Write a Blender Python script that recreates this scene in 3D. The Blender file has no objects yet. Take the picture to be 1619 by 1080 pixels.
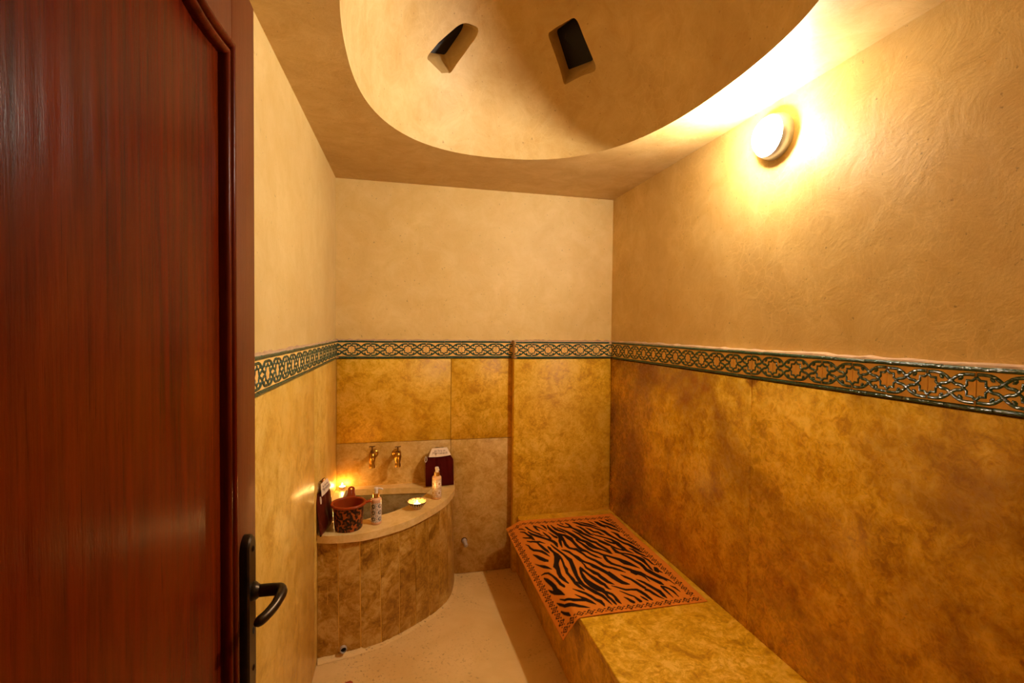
import bpy, bmesh, math, random
import numpy as np
from mathutils import Vector, Matrix
from mathutils.geometry import tessellate_polygon

rnd = random.Random(7)
S = bpy.context.scene
COL = S.collection

# ------------------------------------------------------------------ camera
CAM_H = 1.5625
def make_camera():
    yaw, pitch, roll = [math.radians(a) for a in (12.88188602, -1.48999063, 0.58578013)]
    fwd = Vector((math.sin(yaw) * math.cos(pitch), math.cos(yaw) * math.cos(pitch), math.sin(pitch)))
    right = Vector((math.cos(yaw), -math.sin(yaw), 0))
    up = right.cross(fwd)
    r2 = math.cos(roll) * right + math.sin(roll) * up
    u2 = -math.sin(roll) * right + math.cos(roll) * up
    cd = bpy.data.cameras.new('camera')
    cd.sensor_fit = 'HORIZONTAL'
    cd.sensor_width = 36.0
    cd.lens = 766.487 / 1619 * 36
    cd.clip_start = 0.02
    co = bpy.data.objects.new('camera', cd)
    m = Matrix((r2, u2, -fwd)).transposed().to_4x4()
    m.translation = Vector((0, 0, CAM_H))
    co.matrix_world = m
    COL.objects.link(co)
    S.camera = co
make_camera()

# ------------------------------------------------------------------ world, exposure
W = bpy.data.worlds.new('world'); S.world = W
W.use_nodes = True
W.node_tree.nodes['Background'].inputs[0].default_value = (1.0, 0.72, 0.45, 1)
W.node_tree.nodes['Background'].inputs[1].default_value = 0.015
S.view_settings.view_transform = 'Standard'
S.view_settings.look = 'None'
S.view_settings.gamma = 1.0
S.view_settings.use_curve_mapping = False
S.view_settings.exposure = 1.14
S.cycles.use_denoising = True
S.cycles.max_bounces = 12
S.cycles.diffuse_bounces = 6
S.cycles.sample_clamp_indirect = 6.0
S.cycles.caustics_reflective = True
LAMP_STRENGTH = 315.0
LAMP_COLOR = (1.0, 0.86, 0.70)
FLAME_STRENGTH = 380.0
FLAME_COLOR = (1.0, 0.55, 0.16)

# ------------------------------------------------------------------ helpers
def link(o, parent=None):
    COL.objects.link(o)
    if parent: o.parent = parent
    return o
def obj(name, verts, faces, mat, parent=None, smooth=False, sharp=None):
    me = bpy.data.meshes.new(name)
    me.from_pydata([tuple(v) for v in verts], [], [tuple(f) for f in faces])
    me.update()
    return wrap(name, me, mat, parent, smooth, sharp)
def wrap(name, me, mat, parent=None, smooth=False, sharp=None):
    if mat: me.materials.append(mat)
    if smooth:
        me.polygons.foreach_set('use_smooth', [True] * len(me.polygons))
        if sharp: me.set_sharp_from_angle(angle=math.radians(sharp))
    return link(bpy.data.objects.new(name, me), parent)
def from_bm(name, bm, mat, parent=None, smooth=False, sharp=None):
    bmesh.ops.recalc_face_normals(bm, faces=bm.faces)
    me = bpy.data.meshes.new(name); bm.to_mesh(me); bm.free()
    return wrap(name, me, mat, parent, smooth, sharp)
def tag(o, label=None, cat=None, group=None, kind=None):
    if label: o['label'] = label
    if cat: o['category'] = cat
    if group: o['group'] = group
    if kind: o['kind'] = kind
    return o
def empty(name, loc=(0, 0, 0), rz=0.0):
    o = bpy.data.objects.new(name, None)
    o.empty_display_size = 0.05
    o.location = loc; o.rotation_euler = (0, 0, rz)
    return link(o)
def box_bm(x0, x1, y0, y1, z0, z1, bev=0.0, seg=2):
    bm = bmesh.new()
    bmesh.ops.create_cube(bm, size=1.0)
    for v in bm.verts:
        v.co = Vector(((x0 + x1) / 2 + v.co.x * (x1 - x0), (y0 + y1) / 2 + v.co.y * (y1 - y0), (z0 + z1) / 2 + v.co.z * (z1 - z0)))
    if bev:
        bmesh.ops.bevel(bm, geom=list(bm.edges), offset=bev, segments=seg, affect='EDGES', profile=0.5)
    return bm
def box(name, x0, x1, y0, y1, z0, z1, mat, parent=None, bev=0.0, seg=2):
    return from_bm(name, box_bm(x0, x1, y0, y1, z0, z1, bev, seg), mat, parent, smooth=bev > 0, sharp=50)
def lathe(name, prof, mat, parent=None, n=32, center=(0, 0, 0), axis='z', close=False, smooth=True, sharp=40, cap=True):
    """prof: list of (r, h) ; axis of revolution z, or 'y' for h along -y, or 'x' for h along -x"""
    V, F = [], []
    for r, h in prof:
        for k in range(n):
            a = 2 * math.pi * k / n
            c, s = r * math.cos(a), r * math.sin(a)
            if axis == 'z': p = (c, s, h)
            elif axis == 'y': p = (c, -h, s)
            else: p = (-h, c, s)
            V.append((p[0] + center[0], p[1] + center[1], p[2] + center[2]))
    m = len(prof)
    for i in range(m - 1):
        for k in range(n):
            F.append((i * n + k, i * n + (k + 1) % n, (i + 1) * n + (k + 1) % n, (i + 1) * n + k))
    if prof[0][0] > 1e-6 and not close and cap: F.append(tuple(range(n))[::-1])
    if prof[-1][0] > 1e-6 and not close and cap: F.append(tuple((m - 1) * n + k for k in range(n)))
    if close:
        for k in range(n):
            F.append(((m - 1) * n + k, (m - 1) * n + (k + 1) % n, (k + 1) % n, k))
    bm = bmesh.new()
    vs = [bm.verts.new(v) for v in V]
    for f in F:
        try: bm.faces.new([vs[i] for i in f])
        except ValueError: pass
    bmesh.ops.remove_doubles(bm, verts=bm.verts, dist=1e-6)
    return from_bm(name, bm, mat, parent, smooth, sharp)
def catmull(P, n=8, closed=False):
    P = [Vector(p) for p in P]
    if not closed: Q = [P[0] * 2 - P[1]] + P + [P[-1] * 2 - P[-2]]
    else: Q = [P[-1]] + P + [P[0], P[1]]
    out = []
    for i in range(1, len(Q) - 2):
        for k in range(n):
            t = k / n
            p0, p1, p2, p3 = Q[i - 1:i + 3]
            out.append(0.5 * ((2 * p1) + (p2 - p0) * t + (2 * p0 - 5 * p1 + 4 * p2 - p3) * t * t + (3 * p1 - p0 - 3 * p2 + p3) * t ** 3))
    if not closed: out.append(P[-1])
    return out
def tube(name, path, radii, mat, parent=None, n=12, smooth=True, flat=1.0, up=(0, 0, 1)):
    """tube along path; radii scalar or list; flat scales the cross-section along 'up'"""
    path = [Vector(p) for p in path]
    if not isinstance(radii, (list, tuple)): radii = [radii] * len(path)
    V, F = [], []
    for i, p in enumerate(path):
        t = (path[min(i + 1, len(path) - 1)] - path[max(i - 1, 0)]).normalized()
        u = Vector(up)
        if abs(u.dot(t)) > 0.95: u = Vector((0.3, 1, 0)) if abs(t.y) < .9 else Vector((1, 0, .2))
        a = t.cross(u).normalized(); b = a.cross(t).normalized()
        for k in range(n):
            w = 2 * math.pi * k / n
            V.append(p + a * (radii[i] * math.cos(w)) + b * (radii[i] * flat * math.sin(w)))
    for i in range(len(path) - 1):
        for k in range(n):
            F.append((i * n + k, i * n + (k + 1) % n, (i + 1) * n + (k + 1) % n, (i + 1) * n + k))
    F.append(tuple(range(n))[::-1]); F.append(tuple((len(path) - 1) * n + k for k in range(n)))
    bm = bmesh.new(); vs = [bm.verts.new(v) for v in V]
    for f in F: bm.faces.new([vs[i] for i in f])
    return from_bm(name, bm, mat, parent, smooth, 50)
def plate(name, outer, z0, z1, mat, parent=None, hole=None, bev=0.0, to3=None):
    """flat plate of 2-D outline (with optional hole) between heights z0 and z1; to3 maps (a, b, h) -> xyz"""
    to3 = to3 or (lambda a, b, h: (a, b, h))
    loops = [[Vector((p[0], p[1], 0)) for p in outer]]
    if hole: loops.append([Vector((p[0], p[1], 0)) for p in hole])
    tri = tessellate_polygon(loops)
    pts = [p for l in loops for p in l]
    bm = bmesh.new()
    lo = [bm.verts.new(to3(p.x, p.y, z0)) for p in pts]
    hi = [bm.verts.new(to3(p.x, p.y, z1)) for p in pts]
    for t in tri:
        try:
            bm.faces.new([hi[i] for i in t]); bm.faces.new([lo[i] for i in reversed(t)])
        except ValueError: pass
    s = 0
    for l in loops:
        m = len(l)
        for k in range(m):
            a, b = s + k, s + (k + 1) % m
            bm.faces.new((lo[a], lo[b], hi[b], hi[a]))
        s += m
    o = from_bm(name, bm, mat, parent, bev > 0, 50)
    if bev:
        md = o.modifiers.new('bevel', 'BEVEL'); md.width = bev; md.segments = 2; md.limit_method = 'ANGLE'; md.angle_limit = math.radians(50)
    return o
def copy_tree(o, parent=None):
    c = o.copy(); link(c, parent)
    for ch in list(o.children): 
        copy_tree(ch, c)
    return c
def paint(me, values, name='print'):
    """per-vertex printed colour (ink amount 0..1 or RGB)"""
    a = me.color_attributes.new(name, 'FLOAT_COLOR', 'POINT')
    v = np.ones((len(me.vertices), 4), dtype=np.float32)
    values = np.asarray(values, dtype=np.float32)
    v[:, :3] = values[:, None] if values.ndim == 1 else values
    a.data.foreach_set('color', v.ravel())

# ------------------------------------------------------------------ materials
class NT:
    def __init__(self, name):
        self.m = bpy.data.materials.new(name); self.m.use_nodes = True
        self.t = self.m.node_tree; self.b = self.t.nodes['Principled BSDF']
    def n(self, kind, **kw):
        x = self.t.nodes.new(kind)
        for k, v in kw.items():
            if k.startswith('i_'): x.inputs[k[2:].replace('_', ' ')].default_value = v
            else: setattr(x, k, v)
        return x
    def l(self, a, b): self.t.links.new(a, b)
    def pos(self, scale=(1, 1, 1), rnd_obj=False):
        g = self.n('ShaderNodeNewGeometry')
        mp = self.n('ShaderNodeMapping'); mp.inputs['Scale'].default_value = scale
        src = g.outputs['Position']
        if rnd_obj:
            oi = self.n('ShaderNodeObjectInfo')
            mu = self.n('ShaderNodeMath', operation='MULTIPLY'); mu.inputs[1].default_value = 37.0
            self.l(oi.outputs['Random'], mu.inputs[0])
            va = self.n('ShaderNodeVectorMath', operation='ADD')
            self.l(src, va.inputs[0]); self.l(mu.outputs[0], va.inputs[1]); src = va.outputs[0]
        self.l(src, mp.inputs['Vector'])
        return mp.outputs[0]
    def noise(self, vec, scale, detail=6, rough=0.6, dist=0.0, lo=0.0, hi=1.0):
        x = self.n('ShaderNodeTexNoise'); x.inputs['Scale'].default_value = scale
        x.inputs['Detail'].default_value = detail; x.inputs['Roughness'].default_value = rough
        x.inputs['Distortion'].default_value = dist
        self.l(vec, x.inputs['Vector'])
        if (lo, hi) == (0.0, 1.0): return x.outputs[0]
        r = self.n('ShaderNodeMapRange'); r.inputs['From Min'].default_value = lo; r.inputs['From Max'].default_value = hi
        self.l(x.outputs[0], r.inputs['Value']); return r.outputs[0]
    def ramp(self, fac, stops):
        r = self.n('ShaderNodeValToRGB')
        e = r.color_ramp.elements
        while len(e) < len(stops): e.new(0.5)
        for i, (p, c) in enumerate(stops): e[i].position = p; e[i].color = (*c, 1)
        self.l(fac, r.inputs[0]); return r.outputs[0]
    def mix(self, fac, a, b, mode='MIX'):
        x = self.n('ShaderNodeMix', data_type='RGBA', blend_type=mode)
        for s, v in ((x.inputs[0], fac), (x.inputs[6], a), (x.inputs[7], b)):
            if hasattr(v, 'links') or hasattr(v, 'is_linked'): self.l(v, s)
            elif isinstance(v, (int, float)): s.default_value = v
            else: s.default_value = (*v, 1)
        return x.outputs[2]
    def math(self, op, a, b=0.0, clamp=False):
        x = self.n('ShaderNodeMath', operation=op, use_clamp=clamp)
        for s, v in ((x.inputs[0], a), (x.inputs[1], b)):
            if isinstance(v, (int, float)): s.default_value = v
            else: self.l(v, s)
        return x.outputs[0]
    def bump(self, h, strength=0.2, dist=0.01):
        x = self.n('ShaderNodeBump'); x.inputs['Strength'].default_value = strength; x.inputs['Distance'].default_value = dist
        self.l(h, x.inputs['Height']); self.l(x.outputs[0], self.b.inputs['Normal'])
    def set(self, **kw):
        for k, v in kw.items():
            s = self.b.inputs[k.replace('_', ' ')]
            if hasattr(v, 'is_linked'): self.l(v, s)
            elif isinstance(v, tuple) and len(v) == 3: s.default_value = (*v, 1)
            else: s.default_value = v
        return self

def simple(name, col, rough=0.5, metal=0.0, spec=0.5, var=0.12, scale=30, **kw):
    t = NT(name); p = t.pos()
    f = t.noise(p, scale, 4, 0.6)
    c = t.mix(f, tuple(x * (1 - var) for x in col), tuple(min(1, x * (1 + var)) for x in col))
    t.set(Base_Color=c, Roughness=rough, Metallic=metal, Specular_IOR_Level=spec, **kw)
    return t.m
def emitter(name, col, strength):
    t = NT(name)
    t.set(Base_Color=col, Roughness=0.4, Emission_Color=col, Emission_Strength=strength)
    return t.m

def plaster(name, light, mid, dark, crack=0.25):
    t = NT(name); p = t.pos()
    big = t.noise(p, 1.6, 5, 0.55, 0.6, 0.3, 0.7)
    fine = t.noise(p, 8.0, 10, 0.70, 0.6, 0.36, 0.66)
    c = t.mix(fine, mid, light)
    c = t.mix(t.math('MULTIPLY', big, 0.55), c, dark)
    # craquelure: warped cell edges, paler than the body
    w = t.noise(p, 5.0, 4, 0.6)
    va = t.n('ShaderNodeVectorMath', operation='ADD')
    wv = t.n('ShaderNodeTexNoise'); wv.inputs['Scale'].default_value = 6.0; wv.inputs['Detail'].default_value = 5; t.l(p, wv.inputs['Vector'])
    sc = t.n('ShaderNodeVectorMath', operation='SCALE'); sc.inputs['Scale'].default_value = 0.14; t.l(wv.outputs[1], sc.inputs[0])
    t.l(p, va.inputs[0]); t.l(sc.outputs[0], va.inputs[1])
    vo = t.n('ShaderNodeTexVoronoi', feature='DISTANCE_TO_EDGE'); vo.inputs['Scale'].default_value = 24.0; t.l(va.outputs[0], vo.inputs['Vector'])
    line = t.n('ShaderNodeMapRange'); line.inputs['From Min'].default_value = 0.0; line.inputs['From Max'].default_value = 0.07
    line.inputs['To Min'].default_value = 1.0; line.inputs['To Max'].default_value = 0.0; t.l(vo.outputs[0], line.inputs['Value'])
    patch = t.noise(p, 2.2, 4, 0.6, 0.3, 0.42, 0.62)
    cf = t.math('MULTIPLY', t.math('MULTIPLY', line.outputs[0], patch, True), crack, True)
    c = t.mix(cf, c, tuple(min(1, x * 1.25) for x in light))
    speck = t.noise(p, 70, 2, 0.5, 0, 0.70, 0.76)
    c = t.mix(t.math('MULTIPLY', speck, 0.5, True), c, tuple(x * 0.35 for x in dark))
    h = t.math('ADD', t.math('MULTIPLY', fine, 0.6), t.math('MULTIPLY', t.noise(p, 45, 4, 0.6), 0.25))
    t.bump(h, 0.22, 0.006)
    t.set(Base_Color=c, Roughness=0.5, Specular_IOR_Level=0.35)
    return t.m
def marble(name, pale, mid, deep, rough=0.2, scale=1.0, stain=0.6, stain_col=(0.30, 0.12, 0.025), vein=(0.22, 0.09, 0.02), pits=0.6, spec=0.35):
    t = NT(name); p = t.pos((1, 1, 1), True)
    pw = t.pos()
    a = t.noise(p, 10.0 * scale, 12, 0.74, 0.6, 0.36, 0.64)
    b = t.noise(p, 32 * scale, 9, 0.74, 1.3, 0.37, 0.63)
    d = t.noise(p, 110 * scale, 5, 0.7, 0.8, 0.34, 0.66)
    f = t.math('ADD', t.math('ADD', t.math('MULTIPLY', a, 0.50), t.math('MULTIPLY', b, 0.34)), t.math('MULTIPLY', d, 0.16), True)
    c = t.ramp(f, [(0.20, deep), (0.48, mid), (0.76, pale)])
    pit = t.math('MULTIPLY', t.noise(p, 48 * scale, 6, 0.7, 1.2, 0.58, 0.70), t.noise(p, 5.0, 4, 0.6, 0.5, 0.40, 0.60), True)
    c = t.mix(t.math('MULTIPLY', pit, pits, True), c, vein)
    st = t.noise(pw, 1.25, 7, 0.66, 0.7, 0.44, 0.63)
    c = t.mix(t.math('MULTIPLY', st, stain, True), c, stain_col)
    t.bump(t.math('ADD', t.math('MULTIPLY', b, 0.4), t.noise(p, 3.0, 2, 0.5)), 0.06, 0.004)
    r = t.math('ADD', t.math('MULTIPLY', b, 0.14), rough)
    t.set(Base_Color=c, Roughness=r, Specular_IOR_Level=spec)
    return t.m
def wood(name, dark, mid, warm, rough=0.34, spec=0.12):
    t = NT(name); p = t.pos((1, 1, 0.045))
    pb = t.pos((1, 1, 0.35))
    g = t.noise(p, 60, 8, 0.72, 0.4, 0.28, 0.62)
    b = t.noise(pb, 5.0, 5, 0.6, 0.6, 0.34, 0.68)
    c = t.mix(g, dark, mid)
    c = t.mix(t.math('MULTIPLY', b, 0.65), c, warm)
    pore = t.noise(t.pos((1, 1, 0.03)), 260, 3, 0.6, 0, 0.62, 0.74)
    c = t.mix(t.math('MULTIPLY', pore, 0.6, True), c, tuple(x * 0.35 for x in dark))
    t.bump(t.math('ADD', g, t.math('MULTIPLY', t.noise(t.pos((1, 1, 0.12)), 380, 3, 0.6), 1.0)), 0.20, 0.0014)
    t.set(Base_Color=c, Roughness=rough, Specular_IOR_Level=spec)
    return t.m

M = {}
M['plaster'] = plaster('plaster_wall', (0.80, 0.615, 0.265), (0.71, 0.515, 0.180), (0.57, 0.375, 0.110), 0.05)
M['plaster_left'] = plaster('plaster_left_wall', (0.68, 0.52, 0.225), (0.60, 0.435, 0.155), (0.50, 0.33, 0.10), 0.05)
M['plaster_right'] = plaster('plaster_right_wall', (0.80, 0.615, 0.265), (0.69, 0.495, 0.175), (0.48, 0.30, 0.085), 0.24)
M['plaster_dome'] = plaster('plaster_ceiling', (0.70, 0.525, 0.235), (0.57, 0.385, 0.135), (0.39, 0.235, 0.064), 0.16)
M['marble_left'] = marble('marble_left', (0.76, 0.52, 0.135), (0.67, 0.42, 0.075), (0.50, 0.27, 0.030), 0.30, 1.0, 0.4, (0.50, 0.27, 0.03), (0.46, 0.24, 0.03), 0.3, 0.28)
M['marble_gold'] = marble('marble_gold', (0.88, 0.565, 0.075), (0.74, 0.42, 0.014), (0.50, 0.235, 0.004), 0.42, 1.0, 0.35, (0.46, 0.21, 0.004), (0.24, 0.10, 0.004))
M['marble_grey'] = marble('marble_grey', (0.72, 0.47, 0.15), (0.60, 0.36, 0.075), (0.44, 0.23, 0.025), 0.45, 0.8, 0.45, (0.40, 0.20, 0.015))
M['marble_right'] = marble('marble_right', (0.86, 0.52, 0.055), (0.68, 0.36, 0.010), (0.40, 0.17, 0.003), 0.20, 1.0, 0.95, (0.25, 0.083, 0.002), (0.2, 0.075, 0.004))
M['marble_bench'] = marble('marble_bench', (0.88, 0.55, 0.075), (0.68, 0.375, 0.006), (0.42, 0.195, 0.002), 0.38, 0.8, 0.3, (0.54, 0.26, 0.004))
M['marble_basin'] = marble('marble_basin', (0.64, 0.41, 0.11), (0.45, 0.235, 0.022), (0.21, 0.085, 0.004), 0.4, 0.55, 0.65, (0.28, 0.115, 0.005))
M['marble_rim'] = marble('marble_rim', (0.82, 0.60, 0.26), (0.75, 0.52, 0.185), (0.64, 0.41, 0.12), 0.3, 0.5, 0.15, (0.60, 0.38, 0.10), (0.56, 0.34, 0.10), 0.3)
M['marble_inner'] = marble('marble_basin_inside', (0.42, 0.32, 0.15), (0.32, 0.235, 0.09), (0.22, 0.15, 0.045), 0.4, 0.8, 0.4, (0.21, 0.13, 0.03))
M['grout'] = simple('grout', (0.80, 0.50, 0.075), 0.8, var=0.2, scale=60)
M['mortar'] = simple('mortar', (0.50, 0.33, 0.19), 0.85, var=0.3, scale=70)
M['terracotta'] = simple('terracotta_tile', (0.80, 0.48, 0.12), 0.6, var=0.14, scale=40)
def glaze():
    t = NT('green_glaze'); p = t.pos((1, 1, 1), True)
    f = t.noise(p, 60, 5, 0.6, 0.5, 0.3, 0.7)
    c = t.mix(f, (0.005, 0.045, 0.024), (0.016, 0.095, 0.055))
    # drawn-out horizontal ripples in the glaze
    t.bump(t.noise(t.pos((0.16, 0.16, 1)), 330, 2, 0.5), 1.0, 0.0075)
    t.set(Base_Color=c, Roughness=0.26, Specular_IOR_Level=0.7)
    return t.m
M['glaze'] = glaze()
def floor_mat():
    t = NT('polished_plaster_floor'); p = t.pos()
    a = t.noise(p, 2.6, 8, 0.62, 0.8, 0.32, 0.7)
    c = t.mix(a, (0.72, 0.47, 0.16), (0.84, 0.60, 0.25))
    s = t.noise(p, 60, 5, 0.74, 0.3, 0.57, 0.64)
    gate = t.noise(p, 3.0, 4, 0.6, 0.3, 0.42, 0.60)
    c = t.mix(t.math('MULTIPLY', t.math('MULTIPLY', s, gate, True), 0.85, True), c, (0.27, 0.115, 0.022))
    t.bump(t.noise(p, 30, 6, 0.65), 0.25, 0.004)
    t.set(Base_Color=c, Roughness=0.55, Specular_IOR_Level=0.35)
    return t.m
M['floor'] = floor_mat()
M['wood'] = wood('mahogany_panel', (0.020, 0.0014, 0.0002), (0.105, 0.0072, 0.0005), (0.15, 0.025, 0.0014), 0.25, 0.055)
M['wood_stile'] = wood('mahogany_stile', (0.085, 0.019, 0.005), (0.14, 0.036, 0.009), (0.17, 0.05, 0.013), 0.42)
M['iron'] = simple('dark_bronze', (0.040, 0.026, 0.014), 0.34, 0.85, var=0.4, scale=80)
M['hole'] = simple('dark_hole', (0.006, 0.004, 0.003), 0.9)  # near-black stand-in for shade inside the drain and keyhole; also colours the wick
M['brass'] = simple('brass', (0.50, 0.28, 0.045), 0.28, 1.0, var=0.25, scale=50)
M['brass_dark'] = simple('tarnished_brass', (0.16, 0.075, 0.022), 0.45, 0.9, var=0.3, scale=60)
M['chrome'] = simple('chrome', (0.62, 0.70, 0.92), 0.32, 0.8, var=0.04)
M['steel'] = simple('scaled_steel', (0.60, 0.52, 0.44), 0.5, 0.4, var=0.25, scale=90)
M['lamp'] = emitter('lamp_diffuser', LAMP_COLOR, LAMP_STRENGTH)
M['flame'] = emitter('flame', FLAME_COLOR, FLAME_STRENGTH)
M['white'] = simple('white_plastic', (0.78, 0.70, 0.60), 0.35, var=0.05)
M['gold'] = simple('gold_collar', (0.80, 0.56, 0.24), 0.2, 1.0, var=0.1)
def dark_glass():
    t = NT('dark_skylight_glass'); p = t.pos()
    sc = t.noise(t.pos((6, 1, 1)), 14, 8, 0.7, 2.0, 0.62, 0.7)
    c = t.mix(t.math('MULTIPLY', sc, 0.5, True), (0.010, 0.005, 0.003), (0.09, 0.04, 0.018))
    t.set(Base_Color=c, Roughness=0.45, Specular_IOR_Level=0.3)
    return t.m
M['night_glass'] = dark_glass()
def printed(name, base, ink, rough=0.7, attr='print', weave=0.0, **kw):
    t = NT(name)
    a = t.n('ShaderNodeVertexColor', layer_name=attr)
    p = t.pos()
    n = t.noise(p, 12, 4, 0.6)
    b = t.mix(n, tuple(x * 0.92 for x in base), tuple(min(1, x * 1.06) for x in base))
    c = t.mix(a.outputs[0], b, ink)
    if weave: t.bump(t.noise(p, 900, 2, 0.5), weave, 0.001)
    t.set(Base_Color=c, Roughness=rough, **kw)
    return t.m
def colored(name, rough=0.4, attr='print', **kw):
    t = NT(name)
    a = t.n('ShaderNodeVertexColor', layer_name=attr)
    t.set(Base_Color=a.outputs[0], Roughness=rough, **kw)
    return t.m
M['towel'] = printed('printed_towel', (0.66, 0.205, 0.016), (0.016, 0.007, 0.003), 0.85, weave=0.35, Specular_IOR_Level=0.1)
M['leopard'] = printed('leopard_plastic', (0.34, 0.080, 0.011), (0.016, 0.006, 0.004), 0.35, Specular_IOR_Level=0.3)
M['orange_plastic'] = simple('orange_plastic', (0.30, 0.042, 0.005), 0.35, spec=0.3, var=0.08)
M['bottle_a'] = colored('bottle_print_dark', 0.22)
M['bowl'] = colored('bowl_glaze', 0.3)
def clear(name, rough=0.06, col=(1, 1, 1), ior=1.4):
    t = NT(name)
    t.set(Base_Color=col, Roughness=rough, Transmission_Weight=1.0, IOR=ior)
    return t.m
M['film'] = clear('clear_plastic_film', 0.06, (0.97, 0.95, 0.92), 1.14)
M['cup_glass'] = clear('tealight_glass', 0.04, (1, .97, .92), 1.2)
M['maroon'] = simple('maroon_cloth', (0.080, 0.0025, 0.002), 0.7, spec=0.08, var=0.35, scale=40)
M['brown_cloth'] = simple('brown_red_cloth', (0.15, 0.022, 0.008), 0.6, spec=0.1, var=0.35, scale=40)
M['paper'] = simple('paper_header', (0.80, 0.66, 0.50), 0.6, var=0.05)
M['ink'] = simple('brown_ink', (0.12, 0.045, 0.03), 0.7)
M['wax'] = simple('candle_wax', (0.9, 0.78, 0.6), 0.4, var=0.03, Emission_Color=(1.0, 0.62, 0.24), Emission_Strength=2.2)  # emission stands in for flame light shining through the wax
M['tin'] = simple('tealight_tin', (0.75, 0.70, 0.62), 0.3, 1.0)
M['scrap'] = simple('rust_red_scrap', (0.42, 0.07, 0.02), 0.7)

# ------------------------------------------------------------------ room constants (metres)
XL, XR = -0.376, 1.361          # faces of the marble on the left and right walls
PXL, PXR, PYB = -0.382, 1.392, 3.062   # plaster faces
YB, YB2 = 3.046, 2.985          # back marble, and its projecting right section
ZT, ZB = 1.483, 1.375           # tile border
def ceil_z(x, y):
    s = min(1, max(0, (x - PXL) / (PXR - PXL)))
    return (2.448 - 0.034 * (PYB - y)) * (1 - s) + 2.438 * s

# ------------------------------------------------------------------ floor
def make_floor():
    nx, ny = 30, 60
    V, F = [], []
    for j in range(ny + 1):
        for i in range(nx + 1):
            x = -0.6 + 2.2 * i / nx; y = -0.5 + 3.8 * j / ny
            V.append((x, y, 0.0015 * math.sin(5 * x + 3 * y)))
    for j in range(ny):
        for i in range(nx):
            a = j * (nx + 1) + i
            F.append((a, a + 1, a + nx + 2, a + nx + 1))
    n = len(V)
    V += [(-0.6, -0.5, -0.15), (1.6, -0.5, -0.15), (1.6, 3.3, -0.15), (-0.6, 3.3, -0.15)]
    F.append((n + 3, n + 2, n + 1, n))
    o = obj('floor', V, F, M['floor'], smooth=True, sharp=60)
    tag(o, kind='structure')
make_floor()

# ------------------------------------------------------------------ walls
def wall(name, x0, x1, y0, y1, z0, z1, mat='plaster'):
    return tag(box(name, x0, x1, y0, y1, z0, z1, M[mat]), kind='structure')
wl = wall('wall_left', PXL - 0.2, PXL, -0.12, 3.26, 0, 2.50, 'plaster_left')
wb = wall('wall_back', PXL, PXR, PYB, PYB + 0.2, 0, 2.52)
wr = wall('wall_right', PXR, PXR + 0.2, -0.12, 3.26, 0, 2.52, 'plaster_right')
# wall with the doorway the photograph looks through
def front_wall():
    bm = bmesh.new()
    for b in ((PXL, -0.335, -0.12, 0.13, 0, 2.52), (0.66, PXR, -0.12, 0.13, 0, 2.52), (-0.335, 0.66, -0.12, 0.13, 2.25, 2.52)):
        t = box_bm(*b); me = bpy.data.meshes.new('t'); t.to_mesh(me); t.free(); bm.from_mesh(me); bpy.data.meshes.remove(me)
    return tag(from_bm('wall_front', bm, M['plaster']), kind='structure')
wf = front_wall()

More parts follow.
